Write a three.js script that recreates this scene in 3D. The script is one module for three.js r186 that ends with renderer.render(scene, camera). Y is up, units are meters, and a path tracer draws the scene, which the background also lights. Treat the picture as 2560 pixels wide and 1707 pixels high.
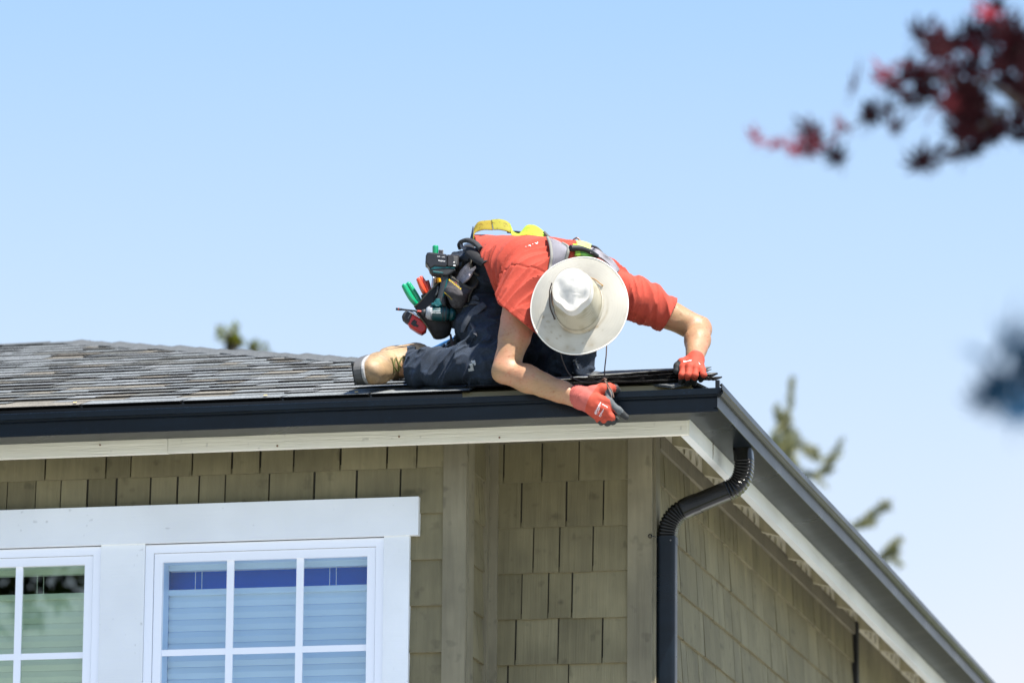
import * as THREE from 'three';
import { mergeGeometries } from 'three/addons/utils/BufferGeometryUtils.js';
import { RoundedBoxGeometry } from 'three/addons/geometries/RoundedBoxGeometry.js';
import { ImprovedNoise } from 'three/addons/math/ImprovedNoise.js';

// ---------------------------------------------------------------- camera, sky, sun, exposure
// Origin: the outer top corner where the two gutters meet. x runs along the front eave, z towards the street, y up (metres).
const scene = new THREE.Scene();
const GROUND = -5.33;
const EXPOSURE = 2.2;
const camera = new THREE.PerspectiveCamera(7.147, 1024 / 682, 0.2, 900);
{
  const yaw = THREE.MathUtils.degToRad(12.85), pitch = THREE.MathUtils.degToRad(11.97), roll = THREE.MathUtils.degToRad(0.468);
  const f = new THREE.Vector3(-Math.sin(yaw) * Math.cos(pitch), Math.sin(pitch), -Math.cos(yaw) * Math.cos(pitch));
  const r = f.clone().cross(new THREE.Vector3(0, 1, 0)).normalize(), u = r.clone().cross(f);
  camera.position.set(3.369, -3.7295, 18.0272);
  camera.up.copy(r.multiplyScalar(-Math.sin(roll)).addScaledVector(u, Math.cos(roll)));
  camera.lookAt(camera.position.clone().add(f));
  camera.focus = 18.75;
  camera.userData.fStop = 4;
}
const SUN = new THREE.Vector3(0.43, 1, 0.27).normalize();
{
  const W = 1024, H = 512, d = new Float32Array(W * H * 4);
  const stops = [[0, 0.86, 0.92, 1.0], [6, 0.83, 0.91, 1.02], [8.5, 0.78, 0.885, 1.03], [10.5, 0.69, 0.835, 1.04], [12.5, 0.57, 0.77, 1.04], [15.5, 0.42, 0.665, 1.03], [20, 0.33, 0.56, 0.97], [32, 0.23, 0.45, 0.9], [55, 0.15, 0.32, 0.74], [90, 0.11, 0.26, 0.64]];
  const hash = (i, j) => { const s = Math.sin(i * 127.1 + j * 311.7) * 43758.5453; return s - Math.floor(s); };
  const vn = (x, y) => { const i = Math.floor(x), j = Math.floor(y), a = x - i, b = y - j, u = a * a * (3 - 2 * a), v = b * b * (3 - 2 * b); return (hash(i, j) * (1 - u) + hash(i + 1, j) * u) * (1 - v) + (hash(i, j + 1) * (1 - u) + hash(i + 1, j + 1) * u) * v; };
  for (let j = 0; j < H; j++) for (let i = 0; i < W; i++) {
    const el = ((j + 0.5) / H - 0.5) * Math.PI, az = ((i + 0.5) / W - 0.5) * 2 * Math.PI;
    const x = Math.cos(el) * Math.cos(az), y = Math.sin(el), z = Math.cos(el) * Math.sin(az);
    const e = THREE.MathUtils.radToDeg(Math.max(el, 0));
    let k = 0; while (k < stops.length - 2 && stops[k + 1][0] < e) k++;
    const t = Math.min(1, Math.max(0, (e - stops[k][0]) / (stops[k + 1][0] - stops[k][0])));
    const c = [1, 2, 3].map((n) => stops[k][n] * (1 - t) + stops[k + 1][n] * t);
    // towards the sun's side the low sky is brighter, raised further as fill for the shaded walls
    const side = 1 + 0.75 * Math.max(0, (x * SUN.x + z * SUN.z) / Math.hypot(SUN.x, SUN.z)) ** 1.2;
    const ang = THREE.MathUtils.radToDeg(Math.acos(Math.min(1, x * SUN.x + y * SUN.y + z * SUN.z)));
    const glow = 0.5 * Math.exp(-ang / 16) + 0.12 * Math.exp(-ang / 45);
    // thin high haze and a few soft, broad cloud veils low over the horizon all the way round
    const n = vn(az * 5 + 3.1, e * 0.16) * 0.6 + vn(az * 12 + 1.7, e * 0.4 + 9) * 0.4;
    const veil = Math.min(0.8, Math.max(0, n - 0.44) * 2.2 * Math.max(0, 1 - Math.abs(e - 7) / 7)) + 0.05 * (vn(az * 9 + 7, e * 0.5) - 0.5) * Math.max(0, 1 - e / 40);
    const o = (j * W + i) * 4;
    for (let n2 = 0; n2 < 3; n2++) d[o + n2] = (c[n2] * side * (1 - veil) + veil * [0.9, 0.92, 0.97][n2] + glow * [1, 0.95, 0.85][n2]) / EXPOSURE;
    d[o + 3] = 1;
  }
  const sky = new THREE.DataTexture(d, W, H, THREE.RGBAFormat, THREE.FloatType);
  sky.mapping = THREE.EquirectangularReflectionMapping; sky.magFilter = sky.minFilter = THREE.LinearFilter; sky.needsUpdate = true;
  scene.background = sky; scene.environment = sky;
}
const sun = new THREE.DirectionalLight(new THREE.Color().setRGB(1, 0.94, 0.85), 5);
sun.position.copy(SUN).multiplyScalar(40); sun.castShadow = true; sun.shadow.radius = 1;
Object.assign(sun.shadow.camera, { left: -14, right: 14, top: 14, bottom: -14, near: 1, far: 90 });
sun.shadow.mapSize.set(4096, 4096);
scene.add(sun);
const renderer = new THREE.WebGLRenderer({ antialias: true });
renderer.toneMapping = THREE.LinearToneMapping; renderer.toneMappingExposure = EXPOSURE;
renderer.shadowMap.enabled = true;

// ---------------------------------------------------------------- helpers
const V = (x, y, z) => (Array.isArray(x) ? new THREE.Vector3(...x) : new THREE.Vector3(x, y, z));
function rng(seed) { let s = seed >>> 0; return () => { s = (s + 0x6d2b79f5) | 0; let t = Math.imul(s ^ (s >>> 15), 1 | s); t = (t + Math.imul(t ^ (t >>> 7), 61 | t)) ^ t; return ((t ^ (t >>> 14)) >>> 0) / 4294967296; }; }
const perlin = new ImprovedNoise();
const n3 = (x, y, z) => perlin.noise(x + 31.7, y + 17.3, z + 53.9);
const names = new Map();
function numbered(n) { const k = names.get(n) || 0; names.set(n, k + 1); return k ? n + '_' + String(k).padStart(3, '0') : n; }
function thing(name, label, category, pos = [0, 0, 0], group) {
  const o = new THREE.Group(); o.name = numbered(name); o.position.set(...pos); scene.add(o);
  o.userData = { label, category }; if (group) o.userData.group = group;
  return o;
}
function part(name, geo, mat, parent, label) {
  const m = new THREE.Mesh(Array.isArray(geo) ? merge(geo) : geo, mat); m.name = name; m.castShadow = m.receiveShadow = true;
  if (label) m.userData.label = label;
  parent.add(m); return m;
}
function merge(list) {
  const l = list.map((g) => { const h = g.index ? g.toNonIndexed() : g.clone(); for (const k of Object.keys(h.attributes)) if (!['position', 'normal', 'uv'].includes(k)) h.deleteAttribute(k); h.morphAttributes = {}; h.clearGroups(); if (!h.attributes.uv) h.setAttribute('uv', new THREE.BufferAttribute(new Float32Array(h.attributes.position.count * 2), 2)); return h; });
  return mergeGeometries(l);
}
function geoFrom(pos, idx, uv, smooth = false, col) {
  let g = new THREE.BufferGeometry();
  g.setAttribute('position', new THREE.Float32BufferAttribute(pos, 3));
  if (uv) g.setAttribute('uv', new THREE.Float32BufferAttribute(uv, 2));
  if (col) g.setAttribute('color', new THREE.Float32BufferAttribute(col, 3));
  g.setIndex(idx);
  if (!smooth) g = g.toNonIndexed();
  g.computeVertexNormals();
  return g;
}
// box with uv in metres on every face; top = [dx, dz] leans the upper face
const boxRand = rng(5);
function box(x0, x1, y0, y1, z0, z1, lean = 0) {
  const p = [], n = [], uv = [], ou = boxRand() * 3, ov = boxRand() * 3;
  const P = (x, y, z) => [x, y, z + (y === y1 ? lean : 0)];
  const q = (a, b, c, d, U, W) => {
    for (const v of [a, b, c, a, c, d]) p.push(...v);
    const nn = V(b).sub(V(a)).cross(V(d).sub(V(a))).normalize();
    for (let i = 0; i < 6; i++) n.push(nn.x, nn.y, nn.z);
    for (const v of [a, b, c, a, c, d]) uv.push(v[U] + ou, v[W] + ov);
  };
  q(P(x0, y0, z1), P(x1, y0, z1), P(x1, y1, z1), P(x0, y1, z1), 0, 1);
  q(P(x1, y0, z0), P(x0, y0, z0), P(x0, y1, z0), P(x1, y1, z0), 0, 1);
  q(P(x1, y0, z1), P(x1, y0, z0), P(x1, y1, z0), P(x1, y1, z1), 2, 1);
  q(P(x0, y0, z0), P(x0, y0, z1), P(x0, y1, z1), P(x0, y1, z0), 2, 1);
  q(P(x0, y1, z1), P(x1, y1, z1), P(x1, y1, z0), P(x0, y1, z0), 0, 2);
  q(P(x0, y0, z0), P(x1, y0, z0), P(x1, y0, z1), P(x0, y0, z1), 0, 2);
  const g = new THREE.BufferGeometry();
  g.setAttribute('position', new THREE.Float32BufferAttribute(p, 3));
  g.setAttribute('normal', new THREE.Float32BufferAttribute(n, 3));
  g.setAttribute('uv', new THREE.Float32BufferAttribute(uv, 2));
  return g;
}
// closed outline [[x, y] ...] with holes, extruded and rounded; lies in the xy plane, centred on z = 0
function slab(pts, depth, bevel = 0, holes = [], curve = 6) {
  const s = new THREE.Shape(pts.map((p) => new THREE.Vector2(...p)));
  for (const h of holes) { const q = new THREE.Path(); q.absarc(h[0], h[1], h[2], 0, Math.PI * 2); s.holes.push(q); }
  const g = new THREE.ExtrudeGeometry(s, { depth: Math.max(depth - 2 * bevel, 1e-4), bevelEnabled: bevel > 0, bevelThickness: bevel, bevelSize: bevel, bevelOffset: -bevel, bevelSegments: 3, curveSegments: curve * 2 });
  g.translate(0, 0, -Math.max(depth - 2 * bevel, 1e-4) / 2);
  return g;
}
// a tube through points with its own radius at each; radius may be a function of (t, angle)
function tube(points, radius, seg = 40, sides = 10, closed = false) {
  const c = new THREE.CatmullRomCurve3(points.map((p) => V(p)), closed, 'centripetal');
  const rf = typeof radius === 'function' ? radius : Array.isArray(radius) ? (t) => { const k = t * (radius.length - 1), i = Math.min(Math.floor(k), radius.length - 2); return radius[i] + (radius[i + 1] - radius[i]) * (k - i); } : () => radius;
  const fr = c.computeFrenetFrames(seg, closed), pos = [], idx = [], uv = [], L = c.getLength();
  for (let i = 0; i <= seg; i++) {
    const t = i / seg, p = c.getPointAt(closed && i === seg ? 0 : t), N = fr.normals[i], B = fr.binormals[i];
    for (let j = 0; j <= sides; j++) {
      const a = (j / sides) * Math.PI * 2, r = rf(t, a);
      pos.push(p.x + r * (Math.cos(a) * N.x + Math.sin(a) * B.x), p.y + r * (Math.cos(a) * N.y + Math.sin(a) * B.y), p.z + r * (Math.cos(a) * N.z + Math.sin(a) * B.z));
      uv.push(t * L, (j / sides) * 2 * Math.PI * rf(t, 0));
    }
  }
  for (let i = 0; i < seg; i++) for (let j = 0; j < sides; j++) { const a = i * (sides + 1) + j, b = a + sides + 1; idx.push(a, a + 1, b, b, a + 1, b + 1); }
  if (!closed) for (const [i, s] of [[0, 1], [seg, -1]]) {
    const p = c.getPointAt(i / seg), k = pos.length / 3; pos.push(p.x, p.y, p.z); uv.push(0, 0);
    for (let j = 0; j < sides; j++) { const a = i * (sides + 1) + j; if (s > 0) idx.push(k, a + 1, a); else idx.push(k, a, a + 1); }
  }
  return geoFrom(pos, idx, uv, true);
}
// a band of cloth between two edge lines, with thickness
function ribbon(A, B, thick = 0.003, seg = 40, across = 4, bulge = 0) {
  const ca = new THREE.CatmullRomCurve3(A.map((p) => V(p)), false, 'centripetal'), cb = new THREE.CatmullRomCurve3(B.map((p) => V(p)), false, 'centripetal');
  const grid = [], L = ca.getLength(), Wd = V(A[0]).distanceTo(V(B[0]));
  for (let i = 0; i <= seg; i++) { const a = ca.getPoint(i / seg), b = cb.getPoint(i / seg); const row = []; for (let j = 0; j <= across; j++) row.push(a.clone().lerp(b, j / across)); grid.push(row); }
  const nrm = (i, j) => { const u = grid[Math.min(i + 1, seg)][j].clone().sub(grid[Math.max(i - 1, 0)][j]), v = grid[i][Math.min(j + 1, across)].clone().sub(grid[i][Math.max(j - 1, 0)]); return u.cross(v).normalize(); };
  const pos = [], uv = [], idx = [], n = (seg + 1) * (across + 1);
  for (const s of [1, -1]) for (let i = 0; i <= seg; i++) for (let j = 0; j <= across; j++) {
    const N = nrm(i, j), b = bulge * Math.sin((j / across) * Math.PI), p = grid[i][j].clone().addScaledVector(N, (s * thick) / 2 + b);
    pos.push(p.x, p.y, p.z); uv.push((i / seg) * L, (j / across) * Wd);
  }
  const at = (s, i, j) => s * n + i * (across + 1) + j;
  for (let i = 0; i < seg; i++) for (let j = 0; j < across; j++) { idx.push(at(0, i, j), at(0, i + 1, j), at(0, i + 1, j + 1), at(0, i, j), at(0, i + 1, j + 1), at(0, i, j + 1)); idx.push(at(1, i, j), at(1, i + 1, j + 1), at(1, i + 1, j), at(1, i, j), at(1, i, j + 1), at(1, i + 1, j + 1)); }
  for (let i = 0; i < seg; i++) { idx.push(at(0, i, 0), at(1, i, 0), at(1, i + 1, 0), at(0, i, 0), at(1, i + 1, 0), at(0, i + 1, 0)); idx.push(at(0, i, across), at(1, i + 1, across), at(1, i, across), at(0, i, across), at(0, i + 1, across), at(1, i + 1, across)); }
  for (let j = 0; j < across; j++) for (const i of [0, seg]) { const q = [at(0, i, j), at(0, i, j + 1), at(1, i, j + 1), at(1, i, j)]; idx.push(q[0], q[1], q[2], q[0], q[2], q[3]); }
  return geoFrom(pos, idx, uv, true);
}
// open bag: rings of points from the rim down to the bottom, with wall thickness
function bag(rings, thick = 0.004, N = 28, closeBottom = true) {
  const R = rings.map((r) => new THREE.CatmullRomCurve3(r.map((p) => V(p)), true, 'centripetal').getPoints(N).slice(0, N));
  const M = 5, rows = [];
  for (let k = 0; k < R.length - 1; k++) for (let m = 0; m < M; m++) rows.push(R[k].map((p, i) => p.clone().lerp(R[k + 1][i], m / M)));
  rows.push(R[R.length - 1]);
  const pos = [], idx = [], uv = [], cen = rows.map((r) => r.reduce((s, p) => s.add(p), V(0, 0, 0)).multiplyScalar(1 / N));
  for (const s of [0, 1]) rows.forEach((r, k) => r.forEach((p, i) => { const q = s ? p.clone().addScaledVector(cen[k].clone().sub(p).normalize(), thick) : p; pos.push(q.x, q.y, q.z); uv.push((i / N) * 0.4, k * 0.02); }));
  const n = rows.length * N, at = (s, k, i) => s * n + k * N + (i % N);
  for (let k = 0; k < rows.length - 1; k++) for (let i = 0; i < N; i++) { idx.push(at(0, k, i), at(0, k + 1, i), at(0, k + 1, i + 1), at(0, k, i), at(0, k + 1, i + 1), at(0, k, i + 1)); idx.push(at(1, k, i), at(1, k + 1, i + 1), at(1, k + 1, i), at(1, k, i), at(1, k, i + 1), at(1, k + 1, i + 1)); }
  for (let i = 0; i < N; i++) idx.push(at(0, 0, i), at(0, 0, i + 1), at(1, 0, i + 1), at(0, 0, i), at(1, 0, i + 1), at(1, 0, i));
  if (closeBottom) { const k = rows.length - 1, c = cen[k], b = pos.length / 3; pos.push(c.x, c.y, c.z); uv.push(0, 0); for (let i = 0; i < N; i++) idx.push(at(0, k, i), b, at(0, k, i + 1)); }
  return geoFrom(pos, idx, uv, true);
}
// ---- figures: distance fields meshed with surface nets
function bones(list, k = 0.03) {      // list of [a, b, ra, rb]
  const L = list.map(([a, b, ra, rb]) => { const d = [b[0] - a[0], b[1] - a[1], b[2] - a[2]]; return [a[0], a[1], a[2], d[0], d[1], d[2], 1 / Math.max(1e-9, d[0] * d[0] + d[1] * d[1] + d[2] * d[2]), ra, rb === undefined ? ra : rb]; });
  return (x, y, z) => {
    let r = 9;
    for (const c of L) {
      const px = x - c[0], py = y - c[1], pz = z - c[2];
      let t = (px * c[3] + py * c[4] + pz * c[5]) * c[6]; t = t < 0 ? 0 : t > 1 ? 1 : t;
      const dx = px - t * c[3], dy = py - t * c[4], dz = pz - t * c[5], d = Math.sqrt(dx * dx + dy * dy + dz * dz) - c[7] - (c[8] - c[7]) * t;
      if (d - r > k) continue;
      if (r - d > k) { r = d; continue; }
      const h = 0.5 + (0.5 * (r - d)) / k; r = r + (d - r) * h - k * h * (1 - h);
    }
    return r;
  };
}
function net(f, lo, hi, h, uvf, colf) {
  const nx = Math.ceil((hi[0] - lo[0]) / h) + 1, ny = Math.ceil((hi[1] - lo[1]) / h) + 1, nz = Math.ceil((hi[2] - lo[2]) / h) + 1;
  const g = new Float32Array(nx * ny * nz), id = new Int32Array(nx * ny * nz).fill(-1);
  for (let k = 0, o = 0; k < nz; k++) for (let j = 0; j < ny; j++) for (let i = 0; i < nx; i++, o++) g[o] = f(lo[0] + i * h, lo[1] + j * h, lo[2] + k * h);
  const pos = [], nor = [], uv = [], col = [], idx = [], sx = 1, sy = nx, sz = nx * ny;
  const E = [[0, 1], [2, 3], [4, 5], [6, 7], [0, 2], [1, 3], [4, 6], [5, 7], [0, 4], [1, 5], [2, 6], [3, 7]], co = [0, sx, sy, sx + sy, sz, sx + sz, sy + sz, sx + sy + sz];
  const e = h * 0.35;
  for (let k = 0; k < nz - 1; k++) for (let j = 0; j < ny - 1; j++) for (let i = 0; i < nx - 1; i++) {
    const o = i + j * sy + k * sz; let m = 0;
    for (let c = 0; c < 8; c++) if (g[o + co[c]] < 0) m |= 1 << c;
    if (m === 0 || m === 255) continue;
    let x = 0, y = 0, z = 0, n = 0;
    for (const [a, b] of E) { const ga = g[o + co[a]], gb = g[o + co[b]]; if (ga < 0 === gb < 0) continue; const t = ga / (ga - gb), L = (c, s) => (c >> s) & 1; x += L(a, 0) + (L(b, 0) - L(a, 0)) * t; y += L(a, 1) + (L(b, 1) - L(a, 1)) * t; z += L(a, 2) + (L(b, 2) - L(a, 2)) * t; n++; }
    x = lo[0] + (i + x / n) * h; y = lo[1] + (j + y / n) * h; z = lo[2] + (k + z / n) * h;
    let gx = f(x + e, y, z) - f(x - e, y, z), gy = f(x, y + e, z) - f(x, y - e, z), gz = f(x, y, z + e) - f(x, y, z - e);
    const gl = Math.hypot(gx, gy, gz) || 1; gx /= gl; gy /= gl; gz /= gl;
    const s = Math.max(-h * 0.4, Math.min(h * 0.4, f(x, y, z))); x -= gx * s; y -= gy * s; z -= gz * s;
    id[o] = pos.length / 3; pos.push(x, y, z); nor.push(gx, gy, gz);
    const t = uvf ? uvf(x, y, z) : [x * 0.9 - z * 0.4, y + z * 0.3]; uv.push(t[0], t[1]);
    if (colf) col.push(...colf(x, y, z, gx, gy, gz));
  }
  const quad = (a, b, c, d, flip) => { if (a < 0 || b < 0 || c < 0 || d < 0) return; if (flip) idx.push(a, c, b, a, d, c); else idx.push(a, b, c, a, c, d); };
  for (let k = 1; k < nz - 1; k++) for (let j = 1; j < ny - 1; j++) for (let i = 1; i < nx - 1; i++) {
    const o = i + j * sy + k * sz, s = g[o] < 0;
    if (s !== g[o + sx] < 0) quad(id[o - sy - sz], id[o - sz], id[o], id[o - sy], !s);
    if (s !== g[o + sy] < 0) quad(id[o - sx - sz], id[o - sx], id[o], id[o - sz], !s);
    if (s !== g[o + sz] < 0) quad(id[o - sx - sy], id[o - sy], id[o], id[o - sx], !s);
  }
  for (let q = 0; q < idx.length; q += 3) {      // every face looks outward
    const a = idx[q] * 3, b = idx[q + 1] * 3, c = idx[q + 2] * 3, ux = pos[b] - pos[a], uy = pos[b + 1] - pos[a + 1], uz = pos[b + 2] - pos[a + 2], vx = pos[c] - pos[a], vy = pos[c + 1] - pos[a + 1], vz = pos[c + 2] - pos[a + 2];
    if ((uy * vz - uz * vy) * nor[a] + (uz * vx - ux * vz) * nor[a + 1] + (ux * vy - uy * vx) * nor[a + 2] < 0) { const t = idx[q + 1]; idx[q + 1] = idx[q + 2]; idx[q + 2] = t; }
  }
  const out = new THREE.BufferGeometry();
  out.setAttribute('position', new THREE.Float32BufferAttribute(pos, 3)); out.setAttribute('normal', new THREE.Float32BufferAttribute(nor, 3)); out.setAttribute('uv', new THREE.Float32BufferAttribute(uv, 2));
  if (colf) out.setAttribute('color', new THREE.Float32BufferAttribute(col, 3));
  out.setIndex(idx);
  return out;
}
function snapTo(f, p, off) { const q = [...p], e = 0.002; for (let i = 0; i < 12; i++) { const d = f(...q) - off, gx = f(q[0] + e, q[1], q[2]) - f(q[0] - e, q[1], q[2]), gy = f(q[0], q[1] + e, q[2]) - f(q[0], q[1] - e, q[2]), gz = f(q[0], q[1], q[2] + e) - f(q[0], q[1], q[2] - e), l = Math.hypot(gx, gy, gz) || 1; q[0] -= (gx / l) * d * 0.9; q[1] -= (gy / l) * d * 0.9; q[2] -= (gz / l) * d * 0.9; } return q; }
// the point of a figure's surface (plus a gap) met on the way from the street to p
function meet(f, p, off) { const d = [3.369 - p[0], -3.7295 - p[1], 18.0272 - p[2]], l = Math.hypot(...d), u = d.map((v) => v / l); let q = p.map((v, k) => v + u[k] * 0.3); for (let s = 0; s <= 140; s++) { const e = f(...q) - off; if (e < 0.0008) break; if (s === 140 || dot3(sub3(p, q), u) > 0.3) return snapTo(f, p, off); const m = Math.max(0.0008, e * 0.6); q = q.map((v, k) => v - u[k] * m); } return q; }
// a patch of print laid on a figure's surface: corners a (top left), b (top right), c (bottom right), d (bottom left)
function patch(f, a, b, c, d, off = 0.0012, N = 10, put = snapTo) {
  const pos = [], uv = [], idx = [];
  for (let j = 0; j <= N; j++) for (let i = 0; i <= N; i++) { const u = i / N, v = j / N, p = [0, 1, 2].map((k) => (a[k] * (1 - u) + b[k] * u) * (1 - v) + (d[k] * (1 - u) + c[k] * u) * v); pos.push(...put(f, p, off)); uv.push(u, 1 - v); }
  for (let j = 0; j < N; j++) for (let i = 0; i < N; i++) { const o = j * (N + 1) + i; idx.push(o, o + N + 1, o + 1, o + 1, o + N + 1, o + N + 2); }
  return geoFrom(pos, idx, uv, true);
}
// ---- textures
const tileHash = (i, j, s) => { let h = Math.imul(i, 374761393) ^ Math.imul(j, 668265263) ^ Math.imul(s, 2147483647); h = Math.imul(h ^ (h >>> 13), 1274126177); return ((h ^ (h >>> 16)) >>> 0) / 4294967296; };
function tn(x, y, px, py, s = 1) { const i = Math.floor(x), j = Math.floor(y), a = x - i, b = y - j, u = a * a * (3 - 2 * a), v = b * b * (3 - 2 * b), w = (n, p) => ((n % p) + p) % p; const A = tileHash(w(i, px), w(j, py), s), B = tileHash(w(i + 1, px), w(j, py), s), C = tileHash(w(i, px), w(j + 1, py), s), D = tileHash(w(i + 1, px), w(j + 1, py), s); return (A * (1 - u) + B * u) * (1 - v) + (C * (1 - u) + D * u) * v; }
function fbm(u, v, fx, fy, oct = 4, s = 1) { let r = 0, a = 0.5, t = 0; for (let o = 0; o < oct; o++) { r += a * tn(u * fx, v * fy, fx, fy, s + o); t += a; a *= 0.5; fx *= 2; fy *= 2; } return r / t; }
function tex(size, metres, fn, color = false) {
  const [w, h] = Array.isArray(size) ? size : [size, size], d = new Uint8Array(w * h * 4);
  for (let j = 0; j < h; j++) for (let i = 0; i < w; i++) { const r = fn((i + 0.5) / w, (j + 0.5) / h), c = Array.isArray(r) ? r : [r, r, r], o = (j * w + i) * 4; for (let n = 0; n < 3; n++) d[o + n] = Math.max(0, Math.min(255, Math.round(c[n] * 255))); d[o + 3] = 255; }
  const t = new THREE.DataTexture(d, w, h, THREE.RGBAFormat); t.wrapS = t.wrapT = THREE.RepeatWrapping; t.magFilter = t.minFilter = THREE.LinearFilter;
  if (color) t.colorSpace = THREE.SRGBColorSpace;
  const [mx, my] = Array.isArray(metres) ? metres : [metres, metres]; t.repeat.set(1 / mx, 1 / my); t.needsUpdate = true; return t;
}
function print(w, h, draw, bg) {          // lettering: white on clear, or on a ground colour
  const c = document.createElement('canvas'); c.width = w; c.height = h; const g = c.getContext('2d');
  if (bg) { g.fillStyle = bg; g.fillRect(0, 0, w, h); }
  draw(g, w, h);
  const t = new THREE.CanvasTexture(c); t.colorSpace = THREE.SRGBColorSpace; return t;
}
const rgb = (r, g, b) => new THREE.Color().setRGB(r, g, b);
function std(c, roughness = 0.8, extra = {}) { return new THREE.MeshPhysicalMaterial({ color: rgb(...c), roughness, ...extra }); }

// ---------------------------------------------------------------- materials
const grainH = tex([512, 512], [0.9, 0.3], (u, v) => 0.6 * fbm(u, v, 3, 48, 4, 11) + 0.4 * fbm(u, v, 16, 128, 2, 12));
const grainV = tex([512, 512], [0.3, 0.9], (u, v) => 0.6 * fbm(u, v, 48, 3, 4, 21) + 0.4 * fbm(u, v, 128, 16, 2, 22));
const mottle = tex(512, 1.1, (u, v) => { const a = fbm(u, v, 6, 6, 5, 31), b = fbm(u, v, 90, 7, 3, 32); const s = Math.max(0, fbm(u, v, 26, 26, 3, 33) - 0.71) * 0.8; const k = 0.9 + (a - 0.5) * 0.3 + (b - 0.5) * 0.1 - s; return [k, k, k * 0.99]; }, true);
const paintDirt = tex(512, 1.7, (u, v) => { const a = fbm(u, v, 5, 5, 4, 41), s = Math.max(0, fbm(u, v, 90, 90, 2, 42) - 0.86) * 1.6; const k = 0.975 + (a - 0.5) * 0.13 - s; return [k, k, k * 0.985]; }, true);
const grime = tex(512, [1.1, 0.45], (u, v) => { const a = fbm(u, v, 5, 12, 5, 35), b = fbm(u, v, 60, 4, 3, 36), c = Math.max(0, fbm(u, v, 120, 70, 2, 37) - 0.8) * 2.5; const k = 0.6 + 0.3 * (a - 0.5) + 0.1 * (b - 0.5) + c; return [k, k, k * 0.97]; }, true), dull = tex(256, [0.9, 0.6], (u, v) => 0.8 + 0.3 * (fbm(u, v, 6, 9, 5, 38) - 0.5));
const M = {
  siding: ['a', 'b', 'c', 'd'].map((_, i) => std([[0.232, 0.203, 0.118], [0.219, 0.191, 0.11], [0.245, 0.215, 0.127], [0.208, 0.181, 0.103]][i], 0.85, { map: mottle, bumpMap: grainV, bumpScale: 0.002 })),
  sheath: std([0.03, 0.027, 0.02], 0.95),
  trim: std([0.25, 0.222, 0.15], 0.82, { map: mottle, bumpMap: grainV, bumpScale: 0.0012 }),
  trimH: std([0.215, 0.19, 0.125], 0.82, { map: mottle, bumpMap: grainH, bumpScale: 0.0012 }),
  white: std([0.82, 0.85, 0.91], 0.6, { map: paintDirt, bumpMap: grainH, bumpScale: 0.0004 }),
  vinyl: std([0.83, 0.86, 0.93], 0.4),
  cream: std([0.78, 0.755, 0.67], 0.75, { map: paintDirt, bumpMap: grainH, bumpScale: 0.0022 }),
  fasciaSkylit: std([0.8, 0.82, 0.83], 0.6, { map: paintDirt, bumpMap: grainH, bumpScale: 0.0008 }),  // side fascia: bluish light from the sky put into the paint colour
  tail: std([0.68, 0.62, 0.42], 0.8, { map: mottle, bumpMap: grainH, bumpScale: 0.001 }),
  vent: std([0.8, 0.76, 0.62], 0.8, { map: paintDirt }),
  gutter: std([0.006, 0.016, 0.031], 0.38, { map: grime, roughnessMap: dull, specularIntensity: 0.55 }),
  pipe: std([0.009, 0.009, 0.01], 0.24, { map: grime, roughnessMap: dull, specularIntensity: 0.8 }),
  dark: std([0.006, 0.006, 0.007], 0.8),
  interior: std([0.1, 0.09, 0.08], 0.95),
  blind: std([0.82, 0.82, 0.8], 0.85),
  pane: new THREE.MeshPhysicalMaterial({ color: rgb(0.8, 0.885, 0.955), roughness: 0.0, transmission: 1, thickness: 0, ior: 1.42 }),  // blue of the reflected sky partly put into the glass tint
  paneGreen: new THREE.MeshPhysicalMaterial({ color: rgb(0.78, 0.85, 0.78), roughness: 0.0, transmission: 1, thickness: 0, ior: 1.8 }),  // green of the mirrored trees partly put into the glass tint
};
const granule = tex(512, 0.5, (u, v) => { const a = fbm(u, v, 220, 220, 1, 51), b = fbm(u, v, 8, 8, 4, 52); const k = 0.8 + (a - 0.5) * 0.5 + (b - 0.5) * 0.22; return [k, k, k * 1.02]; }, true);
const granuleB = tex(512, 0.5, (u, v) => fbm(u, v, 200, 200, 1, 51));
const shingleTone = [[0.25, 0.272, 0.268], [0.215, 0.236, 0.23], [0.275, 0.292, 0.285], [0.235, 0.256, 0.252], [0.17, 0.175, 0.155], [0.245, 0.225, 0.175]];
const asphalt = std([0.007, 0.006, 0.006], 0.95, { specularIntensity: 0.3 });
M.shingle = shingleTone.map((c) => std(c, 0.9, { map: granule, bumpMap: granuleB, bumpScale: 0.0015 }));
M.cap = std([0.12, 0.13, 0.128], 0.95, { map: granule, bumpMap: granuleB, bumpScale: 0.0015 });

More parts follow.
